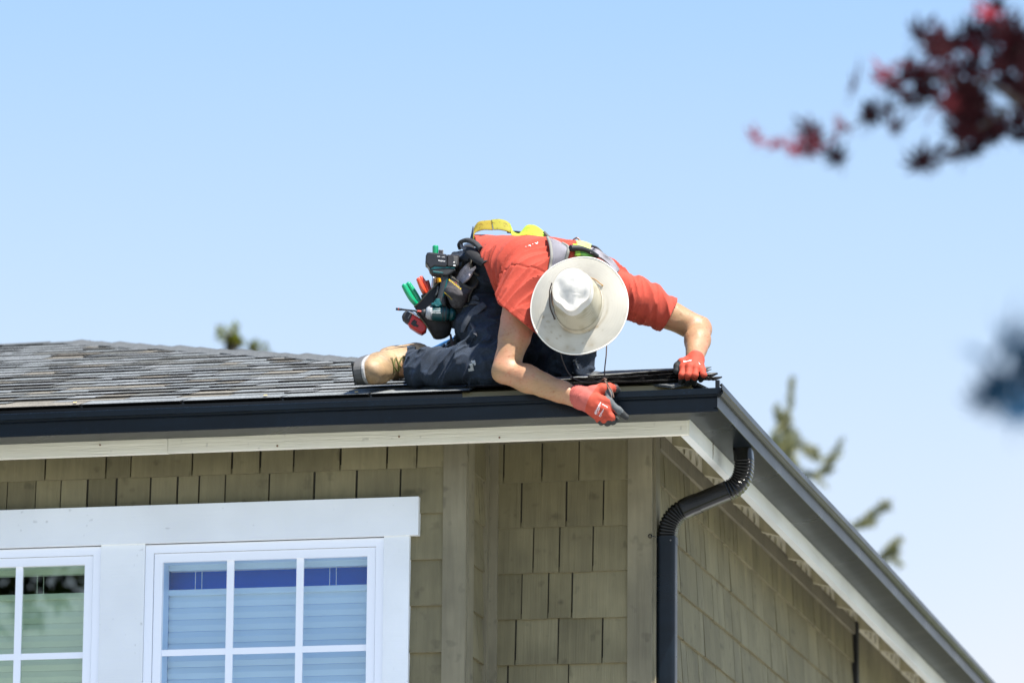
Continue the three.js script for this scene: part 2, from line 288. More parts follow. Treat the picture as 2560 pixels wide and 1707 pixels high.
// ---------------------------------------------------------------- ground
{
  const lawnTex = tex(512, 3, (u, v) => { const a = fbm(u, v, 10, 10, 5, 61), b = fbm(u, v, 90, 90, 2, 62); return [0.44 + 0.2 * (a - 0.5) + 0.2 * (b - 0.5), 0.46 + 0.18 * (a - 0.5) + 0.2 * (b - 0.5), 0.29 + 0.1 * (b - 0.5)]; }, true);
  const g = new THREE.PlaneGeometry(1600, 1600); g.rotateX(-Math.PI / 2); for (let i = 0; i < g.attributes.uv.count; i++) g.attributes.uv.setXY(i, g.attributes.position.getX(i), g.attributes.position.getZ(i));
  const ground = new THREE.Mesh(g, std([0.75, 0.75, 0.75], 0.95, { map: lawnTex })); ground.name = 'ground'; ground.position.set(0, GROUND, 0); ground.receiveShadow = true;
  ground.userData = { kind: 'structure', label: 'mown grass ground round the house' }; scene.add(ground);
  const conc = tex(512, 2.5, (u, v) => { const a = fbm(u, v, 6, 6, 5, 65), b = fbm(u, v, 120, 120, 2, 66); const k = 0.7 + 0.12 * (a - 0.5) + 0.1 * (b - 0.5); return [k * 0.985, k, k * 1.02]; }, true);
  const d = new THREE.Mesh(box(-14, 9, 0, 0.06, -16, 13), std([0.9, 0.88, 0.84], 0.92, { map: conc })); d.name = 'pavement'; d.position.set(0, GROUND - 0.02, 0); d.receiveShadow = true;
  d.userData = { kind: 'structure', label: 'grey concrete pavement round the house' }; scene.add(d);
}

// ---------------------------------------------------------------- house
const house = thing('house', 'olive shingle-sided house corner with dark gutters, pale fascia and white window trim', 'house');
const SL = 0.29, EAVE = 0.05;                       // roof rise per metre, deck height at the fascia
const FX = -0.153, FZ = -0.153;                     // outer faces of the fascia boards
const WX = -0.393, WZ = -0.698, BZ = -0.353;        // sheathing planes: side wall, front wall, window bay
const fall = (z) => 0.0045 * Math.min(0, z);        // the side eave runs down a little to the back
const R0 = rng(77);
function deckY(d) { return EAVE + SL * (d - 0.153); } // d: distance in from the lip plane
{
  // solid walls (with the window opening in the bay), floor and ceiling: the inside stays dark
  const wall = (name, geos, mat = M.sheath) => part(name, geos, mat, house);
  const B = GROUND;
  const bay = wall('wall', [box(-4.6, -0.996, -0.44, 0.12, BZ - 0.09, BZ), box(-1.31, -0.996, -1.75, -0.44, BZ - 0.09, BZ), box(-2.35, -2.1, -1.75, -0.44, BZ - 0.09, BZ), box(-4.6, -3.62, -1.75, -0.44, BZ - 0.09, BZ), box(-4.6, -0.996, B, -1.75, BZ - 0.09, BZ), box(-1.09, -0.996, B, 0.1, WZ, BZ - 0.09), box(-4.6, -4.5, B, 0.1, WZ, BZ - 0.09)]);
  const front = wall('wall', box(-1.09, WX, B, 0.2, WZ - 0.1, WZ)); wall('wall', box(-9, -4.5, B, 0.2, WZ - 0.1, WZ));
  const side = wall('wall', [box(WX - 0.1, WX, B, 0.003, -12, WZ - 0.1)]);
  wall('wall', [box(-9, -6.4, B, 0.05, -6.5, -6.4), box(-6.5, -6.4, B, 0.05, -12, -6.5)]);
  const gable = slab([[0.7, B], [6.4, B], [6.4, 0.02], [3.373, 0.93], [0.7, 0.15]], 0.1);
  wall('gable_wall', gable.clone().scale(-1, 1, 1).translate(0, 0, -11.95)); wall('gable_wall', gable.clone().rotateY(Math.PI / 2).translate(-8.95, 0, 0));
  part('floor', box(-9, WX - 0.1, -2.75, -2.65, -12, WZ - 0.1), M.interior, house);
  part('ceiling', [box(-9, WX - 0.1, -0.012, 0.01, -12, WZ - 0.1), box(-4.5, -1.09, -0.012, 0.01, WZ - 0.1, BZ - 0.09)], M.interior, house);

  // ---- siding: one tapered shingle after another, butts proud of the course below
  const rows = []; for (let k = 0; k < 8; k++) rows.push(-0.176 - 0.1645 * k);
  function course(parent, axis, from, to, joints, k, face, rand) {   // axis 'x': facing +z, axis 'z': facing +x
    const y0 = rows[k], xs = [from, ...joints.filter((j) => j > from + 0.01 && j < to - 0.01), to];
    for (let i = 0; i < xs.length - 1; i++) {
      const gap = 0.0014 + 0.0034 * rand() * rand() + 0.001 * rand(), a = xs[i] + (i ? gap : 0), b = xs[i + 1] - (i < xs.length - 2 ? gap : 0), dy = (rand() - 0.5) * 0.003, t = 0.0135 + rand() * 0.004;
      const mat = M.siding[Math.floor(rand() * 4)], top = y0 + (k ? 0.185 : 0.176 + Math.min(0.13, deckY(-face - (axis === 'x' ? 0 : 0)) - 0.03));
      const g = axis === 'x' ? box(a, b, y0 + dy, top, face, face + t, 0) : box(0, b - a, y0 + dy, top, 0, t, 0);
      // taper: thin upper end
      const p = g.attributes.position; for (let q = 0; q < p.count; q++) if (p.getY(q) > y0 + 0.05) { const zz = axis === 'x' ? p.getZ(q) - face : p.getZ(q); if (zz > 0.001) p.setZ(q, p.getZ(q) - t + 0.0035); }
      if (axis === 'z') { g.rotateY(Math.PI / 2); g.translate(face, 0, b); }
      g.computeVertexNormals();
      part('siding_shingle', g, mat, parent);
    }
  }
  const rs = rng(404);
  const J1 = [-2.531, -2.304, -2.211, -1.984, -1.838, -1.733, -1.61, -1.44, -1.269, -1.161], J2 = [-2.673, -2.566, -2.473, -2.374, -2.264, -2.139, -2.039, -1.958, -1.862, -1.701, -1.536, -1.38, -1.221];
  course(bay, 'x', -3.4, -1.0635, [-2.78, -3.05, ...J1], 0, BZ, rs);
  course(bay, 'x', -3.4, -1.0635, [-2.86, -3.1, ...J2], 1, BZ, rs);
  for (let k = 2; k < 8; k++) course(bay, 'x', -1.18, -1.0635, [], k, BZ, rs);
  const JR = [[-0.926, -0.786, -0.651], [-0.861, -0.697, -0.561], [-0.816, -0.721, -0.599], [-0.857, -0.761, -0.674], [-0.878, -0.723, -0.564], [-0.905, -0.686], [-0.84, -0.61], [-0.9, -0.7]];
  for (let k = 0; k < 8; k++) course(front, 'x', -0.945, -0.472, JR[k], k, WZ, rs);
  for (let k = 0; k < 8; k++) course(bay, 'z', -0.64, -0.445, k % 3 === 1 ? [-0.56] : k === 5 ? [-0.5] : [], k, -0.996, rs);
  for (let k = 0; k < 8; k++) { const js = []; let z = -0.79 - rs() * 0.1; while (z > -5.1) { js.push(z); z -= 0.07 + rs() * rs() * 0.36; } course(side, 'z', -5.1, -0.775, js.reverse(), k, WX, rs); }
  // ---- boards at the corners and over the top course
  part('corner_board', box(-1.0635, -0.98, B, 0.07, BZ, -0.336), M.trim, bay); part('corner_board', box(-0.996, -0.976, B, 0.075, -0.445, BZ), M.trim, bay);
  part('corner_board', box(-0.996, -0.974, B, 0.1, -0.698, -0.64), M.trim, bay); part('corner_board', box(-0.974, -0.945, B, 0.1, WZ, -0.676), M.trim, front);
  part('corner_board', box(-0.472, -0.3835, B, 0.16, WZ, -0.679), M.trim, front); part('corner_board', box(WX, -0.3735, B, 0.003, -0.775, WZ), M.trim, side);
  part('frieze_board', box(-0.945, -0.472, -0.034, 0.16, WZ, -0.68), M.trimH, front);
  part('frieze_board', box(-3.4, -1.0635, -0.012, 0.09, BZ + 0.017, -0.331), M.trimH, bay);
  part('frieze_board', box(WX, -0.371, -0.053, 0.003, -5.12, -0.775), M.trimH, side);
  part('panel_joint', box(WX, -0.365, B, 0.003, -5.16, -5.1), M.dark, side);
  for (let k = 0; k < 3; k++) part('wall_panel', box(WX, -0.379 + 0.003 * (k % 2), -1.6, 0.003, -7.62 - 2.44 * k + 0.006, -5.18 - 2.44 * k), M.siding[k], side);

  // ---- fascia boards
  part('fascia', box(-2.02, FX, -0.127, 0.048, FZ - 0.03, FZ), M.cream, house);
  part('fascia', box(-4.9, -2.0215, -0.128, 0.048, FZ - 0.03, FZ - 0.001), M.cream, house);
  { const g = box(FX - 0.03, FX, -0.127, 0.043, -12, FZ - 0.031); const p = g.attributes.position; for (let i = 0; i < p.count; i++) p.setY(i, p.getY(i) + fall(p.getZ(i))); part('fascia', g, M.fasciaSkylit, house); }
  // nail heads and a rust streak on the side fascia
  for (const [x, y] of [[-2.27, -0.092], [-1.62, -0.118], [-1.18, -0.1], [-0.82, -0.116]]) { const g = new THREE.CylinderGeometry(0.0032, 0.0032, 0.003, 10); g.rotateX(Math.PI / 2); g.translate(x, y, FZ + 0.001); part('nail', g, std([0.16, 0.07, 0.03], 0.8), house); }
  { const s = std([0.13, 0.085, 0.045], 0.9); const g = slab([[-0.006, 0.03], [0.003, 0.032], [0.006, -0.028], [-0.002, -0.05]], 0.002); g.rotateY(Math.PI / 2); g.translate(FX, -0.08, -0.62); part('stain', g, s, house); }

  // ---- gutters: one bent sheet each, mitred at the corner
  const prof = [[0.0024, 0.0014], [0.001, 0.0009], [0.0002, -0.0004], [0, -0.0015], [0, -0.0195], [0.0065, -0.0225], [0.0068, -0.0262], [0.0145, -0.0292], [0.021, -0.0305], [0.021, -0.0765], [0.0225, -0.078], [0.153, -0.078], [0.153, 0.012], [0.1515, 0.012], [0.1515, -0.0765], [0.024, -0.0765], [0.0225, -0.075], [0.0225, -0.03], [0.0022, -0.0195], [0.0022, -0.003], [0.012, -0.003], [0.012, -0.0012], [0.0038, 0.0004]];
  function gutter(end, far, place) {
    const pos = [], idx = [], n = prof.length, S = 24;
    for (let i = 0; i < n; i++) { const a = prof[i], b = prof[(i + 1) % n]; for (let s = 0; s < S; s++) { const o = pos.length / 3; for (const [q, t] of [[a, s / S], [a, (s + 1) / S], [b, (s + 1) / S], [b, s / S]]) pos.push(...place(q[0], q[1], end(q[0]) + (far - end(q[0])) * t)); idx.push(o, o + 1, o + 2, o, o + 2, o + 3); } }
    const cap = THREE.ShapeUtils.triangulateShape(prof.map((p) => new THREE.Vector2(...p)), []), o = pos.length / 3; for (const q of prof) pos.push(...place(q[0], q[1], end(q[0]))); for (const t of cap) idx.push(o + t[0], o + t[1], o + t[2]);
    const uv = []; for (let i = 0; i < pos.length; i += 3) uv.push(pos[i] - pos[i + 2], pos[i + 1]);
    return geoFrom(pos, idx, uv);
  }
  part('gutter', gutter((d) => -d, -4.9, (d, y, t) => [t, y + 0.0006 * Math.sin(t * 3.1) + 0.0005 * Math.sin(t * 7.7), -d + 0.0012 * Math.sin(t * 2.3 + 1)]), M.gutter, house);
  part('gutter', gutter((d) => -d + 0.018, -12, (d, y, t) => [-d + 0.0025 * Math.sin(t * 1.1), y + 0.011 + fall(t) + 0.002 * Math.sin(t * 1.7), t]), M.gutter, house);
  for (const x of [-2.3, -1.7, -0.075]) part('gutter_bracket', box(x, x + 0.012, -0.004, 0.008, -0.15, -0.014), M.pipe, house);
  part('gutter_bracket', box(-0.03, -0.016, 0.0, 0.03, -0.03, -0.012), M.pipe, house);

  // ---- downspout: flat-sided outlet, two ribbed elbows, a straight offset and the pipe
  const ds = new THREE.Group(); ds.name = 'downspout'; house.add(ds);
  const sweep = (pts, seg, hw, hd, ribs) => {
    const c = new THREE.CatmullRomCurve3(pts.map((p) => V(p)), false, 'centripetal'), pos = [], idx = [], N = 32, Z = V(0, 0, 1);
    for (let i = 0; i <= seg; i++) {
      const t = i / seg, p = c.getPointAt(t), T = c.getTangentAt(t), S = T.clone().cross(Z).normalize();
      for (let j = 0; j <= N; j++) {
        const a = (j / N) * Math.PI * 2, ca = Math.cos(a), sa = Math.sin(a), w = (v, e) => Math.sign(v) * Math.pow(Math.abs(v), e);
        const rib = ribs ? 1 - 0.13 * Math.pow(0.5 + 0.5 * Math.cos(t * ribs * Math.PI * 2), 3) * (0.75 + 0.25 * ca) : 1;
        const x = hw * w(ca, 0.42) * rib, z = hd * w(sa, 0.42) * rib; pos.push(p.x + S.x * x, p.y + S.y * x, p.z + z);
      }
    }
    for (let i = 0; i < seg; i++) for (let j = 0; j < N; j++) { const a = i * (N + 1) + j, b = a + N + 1; idx.push(a, b, a + 1, b, b + 1, a + 1); }
    const uv = []; for (let i = 0; i < pos.length; i += 3) uv.push(pos[i] + pos[i + 2], pos[i + 1]);
    return geoFrom(pos, idx, uv, true);
  };
  const zp = -0.74;
  part('outlet', sweep([[-0.0665, -0.0286, -0.74], [-0.0659, -0.0757, -0.74], [-0.0634, -0.1134, -0.74]], 10, 0.0345, 0.036, 0), M.pipe, ds);
  part('elbow', sweep([[-0.0631, -0.1102, -0.74], [-0.0628, -0.129, -0.74], [-0.066, -0.1571, -0.74], [-0.0763, -0.1849, -0.74], [-0.0966, -0.2077, -0.74], [-0.1248, -0.2214, -0.74]], 150, 0.0335, 0.036, 12), M.pipe, ds);
  part('offset_pipe', sweep([[-0.1216, -0.2203, -0.74], [-0.1842, -0.2439, -0.74], [-0.2343, -0.2635, -0.74]], 10, 0.0325, 0.035, 0), M.pipe, ds);
  part('offset_pipe', sweep([[-0.228, -0.2612, -0.74], [-0.2593, -0.2727, -0.74], [-0.2812, -0.283, -0.74]], 10, 0.0342, 0.037, 0), M.pipe, ds);
  part('elbow', sweep([[-0.2781, -0.2815, -0.74], [-0.3, -0.2933, -0.74], [-0.3188, -0.313, -0.74], [-0.3332, -0.3392, -0.74], [-0.3394, -0.3671, -0.74], [-0.3406, -0.3873, -0.74]], 150, 0.0335, 0.034, 12), M.pipe, ds);
  { const top = [-0.3406, -0.3827, -0.74]; part('pipe', sweep([top, [top[0], top[1] - 2, zp], [top[0], GROUND + 0.1, zp]], 30, 0.034, 0.034, 0), M.gutter, ds); part('collar', sweep([[top[0], top[1], zp], [top[0], top[1] - 0.024, zp]], 4, 0.0352, 0.0352, 0), M.gutter, ds);
    for (const [dy] of [[-0.016]]) { const g = new THREE.SphereGeometry(0.003, 8, 6); g.translate(top[0] + 0.02, top[1] + dy, zp + 0.04); part('screw', g, std([0.2, 0.2, 0.2], 0.3, { metalness: 0.8 }), ds); } }
  { const e = [-0.3882, -0.3867, -0.672]; part('eye_hook', [new THREE.TorusGeometry(0.006, 0.0018, 8, 16).translate(e[0] - 0.001, e[1], e[2]), tube([[e[0] + 0.006, e[1], e[2]], [e[0] + 0.018, e[1] - 0.002, e[2] - 0.01]], 0.0016, 4, 6)], M.pipe, ds); }

  // ---- open eave on the side: rafter tails, vent blocks with round holes, boarding above
  const eave = new THREE.Group(); eave.name = 'eave'; house.add(eave);
  const bays = [-0.46, -1.02, -1.6, -2.18, -2.8]; while (bays[bays.length - 1] > -11) bays.push(bays[bays.length - 1] - 0.6);
  bays.forEach((z, i) => {
    const f = fall(z), yw = deckY(-WX) - 0.018 + f, yf = deckY(0.184) - 0.018 + f;
    const s = slab([[WX - 0.05, yw - 0.075], [-0.184, yf - 0.075], [-0.184, yf], [WX - 0.05, yw]], 0.038); s.translate(0, 0, z - 0.019);
    part('rafter_tail', s, M.tail, eave);
    const z2 = i + 1 < bays.length ? bays[i + 1] : z - 0.6, L = z - 0.04 - z2 - 0.002;
    if (L > 0.1) {
      const h0 = 0.004, h1 = yw - f;                                      // block between two tails, three holes in it
      const holes = [0.34, 0.57, 0.8].map((q) => [q * L, 0.046, 0.027]);
      const b = slab([[0, h0], [L, h0], [L, h1], [0, h1]], 0.018, 0, holes); b.rotateY(Math.PI / 2); b.translate(WX + 0.006, f, z - 0.04);
      part('vent_block', b, M.vent, eave);
      part('vent_screen', box(WX - 0.03, WX - 0.025, h0 + f, h1 + f, z2, z - 0.04), M.dark, eave);
    }
  });
  const sheet = (pts) => { const pos = [], idx = [0, 1, 2, 0, 2, 3, 4, 6, 5, 4, 7, 6]; for (const dy of [0, -0.018]) for (const p of pts) pos.push(p[0], p[1] + dy, p[2]); for (let i = 0; i < 4; i++) { const j = (i + 1) % 4; idx.push(i, i + 4, j + 4, i, j + 4, j); } return geoFrom(pos, idx); };
  const e0 = deckY(0.135), AP = -3.373, ya = deckY(3.373);
  const roof = part('roof', sheet([[-9.1, e0, -0.135], [-0.135, e0, -0.135], [AP, ya, AP], [-9.1, ya, AP]]), std([0.32, 0.27, 0.17], 0.9), house);
  part('roof', sheet([[-0.135, e0, -0.135], [-0.135, e0 + fall(-12), -12.1], [AP, ya, -12.1], [AP, ya, AP]]), std([0.4, 0.36, 0.22], 0.9, { map: mottle }), house);
  part('roof', [sheet([[AP, ya, AP], [-6.62, e0, -6.62], [-9.1, e0, -6.62], [-9.1, ya, AP]]), sheet([[AP, ya, AP], [AP, ya, -12.1], [-6.62, e0, -12.1], [-6.62, e0, -6.62]])], asphalt, house);
  // edging strip of dark metal under the first course
  part('drip_edge', [box(-9, -0.95, 0.01, 0.0495, -0.1345, -0.1325), box(-9, -0.95, 0.0495, 0.0515, -0.16, -0.1325)], M.pipe, house);
  { const g = box(-0.1345, -0.1325, 0.036, 0.0485, -12, -0.134); const p = g.attributes.position; for (let i = 0; i < p.count; i++) p.setY(i, p.getY(i) + fall(p.getZ(i))); part('drip_edge', g, M.pipe, house); }

  // ---- roof shingles, one tab at a time, in courses up the slope
  const tilt = Math.atan(SL), cs = Math.cos(tilt), sn = Math.sin(tilt), EXPO = 0.143, rr = rng(9);
  const tabGeo = [0, 1, 2, 3].map((v) => {            // unit-width tab: granules on top, black asphalt at the edges
    const th = [0.0044, 0.007, 0.005, 0.0076][v], p = [], n = [], uv = [], sl = rng(60 + v);
    const L = 0.155, c = [[-0.5 + sl() * 0.02, th, 0], [0.5 - sl() * 0.02, th, 0], [0.5, th * 0.03, -L], [-0.5, th * 0.03, -L]], b = c.map(([x, , z]) => [x, -0.001, z]);
    const q = (a, bb, cc, d) => { const N = V(bb).sub(V(a)).cross(V(d).sub(V(a))).normalize(); for (const w of [a, bb, cc, a, cc, d]) { p.push(...w); n.push(N.x, N.y, N.z); uv.push(w[0] * 0.22 + v * 0.37, w[2] + v * 0.13); } };
    q(c[0], c[1], c[2], c[3]); q(b[0], b[1], c[1], c[0]); q(b[1], b[2], c[2], c[1]); q(b[3], b[0], c[0], c[3]); q(b[3], b[2], b[1], b[0]);
    const g = new THREE.BufferGeometry(); g.setAttribute('position', new THREE.Float32BufferAttribute(p, 3)); g.setAttribute('normal', new THREE.Float32BufferAttribute(n, 3)); g.setAttribute('uv', new THREE.Float32BufferAttribute(uv, 2));
    g.addGroup(0, 6, 0); g.addGroup(6, 24, 1); return g;
  });
  const tabs = [];
  for (let k = 0; k < 24; k++) {
    const s = k * EXPO - 0.002, zb = -0.118 - s * cs, yb = deckY(0.153) + SL * (-0.153 - zb) + 0.004; let x = -0.135 + (zb + 0.118) - 0.02 * rr();
    const xe = -4.6; x = Math.min(x, -0.1 + (zb + 0.118));
    while (x > xe) { const w = k === 0 ? 0.3 + rr() * 0.12 : 0.07 + rr() * 0.15; if (k === 0 && x > -0.9) { x -= 0.02; continue; } tabs.push({ x: x - w / 2, y: yb + (k === 0 ? 0.001 : 0.002 + rr() * 0.0015), z: zb + (k ? (rr() - 0.5) * 0.006 : 0), w: w - 0.002, v: k && rr() < 0.45 ? 1 + 2 * Math.floor(rr() * 2) : 2 * Math.floor(rr() * 2), c: Math.floor(rr() * 6), k }); x -= w; }
  }
  // those that show largest are parts of their own; the far ones, up the slope and out of frame, are joined
  const seen = tabs.map((t) => ({ t, s: t.x > -4.2 + 0 * t.k && t.x > -2.95 + t.z * 0.12 ? -t.k - Math.max(0, -2.9 - t.x) : -100 })).sort((a, b) => b.s - a.s).map((o) => o.t);
  const near = new Set(seen.slice(0, 300)), rest = [];
  for (const t of tabs) {
    const m = new THREE.Matrix4().makeRotationX(tilt).setPosition(t.x, t.y, t.z).scale(V(t.w, 1, 1));
    if (near.has(t)) { const o = part('roof_shingle', tabGeo[t.v], [M.shingle[t.c], asphalt], roof); o.position.set(t.x, t.y, t.z); o.rotation.x = t.k ? tilt : tilt + 0.03; o.scale.x = t.w; }
    else rest.push([tabGeo[t.v].clone().applyMatrix4(m), t.c]);
  }
  { const tops = [], edges = []; for (const [g] of rest) { const a = g.clone(), b = g.clone(); for (const k of ['position', 'normal', 'uv']) { const s = g.attributes[k], n = s.itemSize; a.setAttribute(k, new THREE.Float32BufferAttribute(s.array.slice(0, 6 * n), n)); b.setAttribute(k, new THREE.Float32BufferAttribute(s.array.slice(6 * n), n)); } tops.push(a); edges.push(b); }
    const half = Math.ceil(tops.length / 2); if (tops.length) { const g = mergeGeometries([merge(tops), merge(edges)], true); const o = part('roof_shingles', g, [M.shingle[0], asphalt], roof); o.userData.kind = 'stuff'; } }
  // caps along the hip and the ridge
  const capGeo = (len) => { const g = slab([[-0.095, -0.026], [0, 0.001], [0.095, -0.026], [0.095, -0.018], [0, 0.009], [-0.095, -0.018]], len); return g; };
  const hipDir = V(-1, SL, -1).normalize(), hl = Math.hypot(3.26, 3.26, 3.26 * SL);
  for (let i = 0; i < 26; i++) {
    const g = capGeo(0.3), o = part('hip_cap', g, [M.cap, asphalt][0], roof), t = 0.12 + i * 0.175;
    if (t > hl) { o.removeFromParent(); continue; }
    const p = V(-0.14, e0 + 0.017, -0.14).addScaledVector(hipDir, t);
    const zA = hipDir.clone().negate(), xA = V(1, 0, -1).normalize(), yA = zA.clone().cross(xA).normalize();
    o.quaternion.setFromRotationMatrix(new THREE.Matrix4().makeBasis(xA, yA, zA)); o.rotateX(0.035); o.position.copy(p).addScaledVector(yA, -0.009 + (i % 3) * 0.002);
  }
  for (let i = 0; i < 8; i++) { const o = part('ridge_cap', capGeo(0.3), M.cap, roof); o.rotation.set(0, Math.PI / 2, 0); o.rotateX(-0.012); o.position.set(AP - 0.1 - i * 0.175, ya + 0.006 + (i % 2) * 0.002, AP); }
  // loosened layers of the first courses by the worker's hand: their front edges stand up from the deck
  const lift = (name, x0, x1, y, z, rise, depth, th, tone, seed) => {
    const q = rng(seed), N = 26, pos = [], idx = [], uv = [], prof2 = [];
    for (let i = 0; i <= N; i++) { const t = i / N, x = x0 + (x1 - x0) * t; const f = z + (q() - 0.5) * 0.006, lift2 = rise * (0.65 + 0.35 * Math.sin(t * 5 + seed)) + (q() - 0.5) * 0.0018; prof2.push([x, f, lift2]); }
    for (const s of [0, 1]) for (let i = 0; i <= N; i++) for (let j = 0; j <= 4; j++) { const [x, f, l] = prof2[i], t = j / 4, zz = f - depth * t; pos.push(x, y + SL * (-0.12 - zz) + l * (1 - t) * (1 - t) + (s ? 0 : th * (1 - 0.6 * t)), zz); uv.push(x, zz); }
    const at = (s, i, j) => s * (N + 1) * 5 + i * 5 + j, top = [], edge = [];
    for (let i = 0; i < N; i++) for (let j = 0; j < 4; j++) { top.push(at(0, i, j), at(0, i + 1, j), at(0, i + 1, j + 1), at(0, i, j), at(0, i + 1, j + 1), at(0, i, j + 1)); edge.push(at(1, i, j), at(1, i + 1, j + 1), at(1, i + 1, j), at(1, i, j), at(1, i, j + 1), at(1, i + 1, j + 1)); }
    for (let i = 0; i < N; i++) edge.push(at(0, i, 0), at(1, i, 0), at(1, i + 1, 0), at(0, i, 0), at(1, i + 1, 0), at(0, i + 1, 0));
    for (const i of [0, N]) for (let j = 0; j < 4; j++) edge.push(at(0, i, j), at(0, i, j + 1), at(1, i, j + 1), at(0, i, j), at(1, i, j + 1), at(1, i, j));
    const a = geoFrom(pos, top, uv), b = geoFrom(pos, edge, uv), g = mergeGeometries([a, b], true);
    part(name, g, [M.shingle[tone], asphalt], roof);
  };
  lift('roof_shingle', -0.93, -0.1, 0.0535, -0.112, 0.006, 0.3, 0.0065, 4, 1); lift('roof_shingle', -0.7, -0.13, 0.061, -0.117, 0.011, 0.3, 0.0065, 4, 2);
  lift('roof_shingle', -0.56, -0.115, 0.068, -0.114, 0.013, 0.28, 0.0055, 0, 3); lift('roof_shingle', -0.5, -0.12, 0.0745, -0.12, 0.015, 0.3, 0.0055, 4, 4);
  lift('roof_shingle', -0.17, -0.045, 0.052, -0.1, 0.002, 0.12, 0.012, 4, 5); lift('roof_shingle', -0.14, -0.062, 0.064, -0.112, -0.004, 0.12, 0.012, 4, 6);
  for (const [x, z] of [[-2.36, -0.128], [-1.66, -0.128], [-1.33, -0.128]]) { const o = part('chalk_mark', box(-0.006, 0.006, 0, 0.001, -0.045, 0), std([0.75, 0.5, 0.2], 0.9), roof); o.position.set(x, deckY(-z) + 0.0162, z); o.rotation.set(tilt - 0.03, 0.25, 0); }

  // ---- window bay trim and the two windows
  part('window_casing', [box(-4.4, -1.147, -0.4205, -0.284, BZ, -0.314)], M.white, bay);
  for (const [a, b, z] of [[-1.272, -1.18, -0.321], [-2.309, -2.147, -0.322], [-3.65, -3.41, -0.322]]) part('window_casing', box(a, b, -1.8, -0.4205, BZ, z), M.white, bay);
  function windowUnit(x0, x1, muntins, label, glass) {
    const w = new THREE.Group(); w.name = 'window'; w.userData.label = label; house.add(w);
    const t = -0.4235, b = -1.75, fr = (i, za, zb, name) => part(name, [box(x0 + i, x1 - i, t - i - 0.03, t - i, za, zb), box(x0 + i, x0 + i + 0.03, b, t - i - 0.03, za, zb), box(x1 - i - 0.03, x1 - i, b, t - i - 0.03, za, zb), box(x0 + i, x1 - i, b - 0.03, b, za, zb)], M.vinyl, w);
    fr(0.001, -0.42, -0.329, 'frame'); fr(0.033, -0.42, -0.334, 'sash');
    part('sash', [box(x0 + 0.031, x1 - 0.031, t - 0.0335, t - 0.031, -0.42, -0.3365), box(x0 + 0.0305, x0 + 0.0335, b, t - 0.034, -0.42, -0.3365), box(x1 - 0.0335, x1 - 0.0305, b, t - 0.034, -0.42, -0.3365)], std([0.35, 0.36, 0.38], 0.7), w);
    const gx0 = x0 + 0.06, gx1 = x1 - 0.06, gt = t - 0.06;
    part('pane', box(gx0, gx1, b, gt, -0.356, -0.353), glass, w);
    for (const m of muntins) part('muntin', box(m - 0.013, m + 0.013, b, gt, -0.3525, -0.345), M.vinyl, w);
    const xs = [gx0, ...muntins.flatMap((m) => [m - 0.013, m + 0.013]), gx1];
    for (let i = 0; i < xs.length; i += 2) part('muntin', box(xs[i], xs[i + 1], -0.821, -0.799, -0.3522, -0.3455), M.vinyl, w);
    return w;
  }
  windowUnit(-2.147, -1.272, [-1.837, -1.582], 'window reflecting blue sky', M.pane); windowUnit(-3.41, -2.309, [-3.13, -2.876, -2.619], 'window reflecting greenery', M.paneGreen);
  part('sky_reflection_sheet', ribbon([[-2.3, -0.2, -0.5], [-1.7, -0.2, -0.51], [-1.15, -0.2, -0.5]], [[-2.3, -2.2, -0.5], [-1.7, -2.2, -0.51], [-1.15, -2.2, -0.5]], 0.004, 30, 2), std([0.0, 0.2, 0.95], 0.9), house);  // blue sheet added behind the glass in place of the reflected sky
}
function blind(x0, x1, label, seed) {
  const t = thing('window_blind', label, 'window blind', [(x0 + x1) / 2, -0.485, -0.43], 'pleated window blinds'), w = (x1 - x0) / 2, q = rng(seed);
  part('head_rail', new RoundedBoxGeometry(2 * w, 0.026, 0.04, 2, 0.004).translate(0, -0.008, 0), M.blind, t);
  part('top_rail', new RoundedBoxGeometry(2 * w, 0.022, 0.03, 2, 0.004).translate(0, -0.099, 0), M.blind, t);
  for (let k = 0; k < 24; k++) { const h = 0.0427, y = -0.11 - k * h; part('pleat', slab([[0, y], [0.0065, y - h * 0.5], [0.0005, y - h + 0.0006], [-0.012, y - h * 0.5]], 2 * w).rotateY(Math.PI / 2).rotateY(Math.PI), M.blind, t); }
  for (const c of [-0.43, 0.37]) for (const d of [-0.012, 0.012]) part('cord', tube([[c * w * 2 * 0.82 + d, -0.015, 0.012], [c * w * 2 * 0.82 + d, -0.1, 0.012]], 0.0011, 3, 6), M.blind, t);
}
blind(-2.085, -1.333, 'white pleated top-down blind behind the window nearer the house corner', 1);
blind(-3.35, -2.37, 'white pleated blind behind the green-tinged window at the left edge', 2);

// ---------------------------------------------------------------- the roofer: one body, clothes as its children
const J = {
  hem: [-0.955, 0.5637, -0.5], neck: [-0.5634, 0.4745, -0.13], chest: [-0.6198, 0.459, -0.19],
  shR: [-0.6863, 0.4289, -0.055], elR: [-0.7556, 0.0781, 0.05], wrR: [-0.4798, -0.0364, 0.06],
  shL: [-0.4404, 0.4201, -0.21], elL: [-0.1497, 0.2806, -0.34], wrL: [-0.1285, 0.1242, -0.15],
  head: [-0.4993, 0.3028, 0.085], pel: [-0.9631, 0.5401, -0.55], hipR: [-0.9951, 0.4888, -0.47], hipL: [-0.9018, 0.5539, -0.61],
  knR: [-0.8327, 0.1459, -0.17], anR: [-1.1987, 0.1646, -0.27], knL: [-0.6296, 0.2164, -0.43], anL: [-1.0457, 0.2825, -0.62],
};
const add = (a, b, s = 1) => [a[0] + b[0] * s, a[1] + b[1] * s, a[2] + b[2] * s], mixp = (a, b, t) => [0, 1, 2].map((i) => a[i] + (b[i] - a[i]) * t);
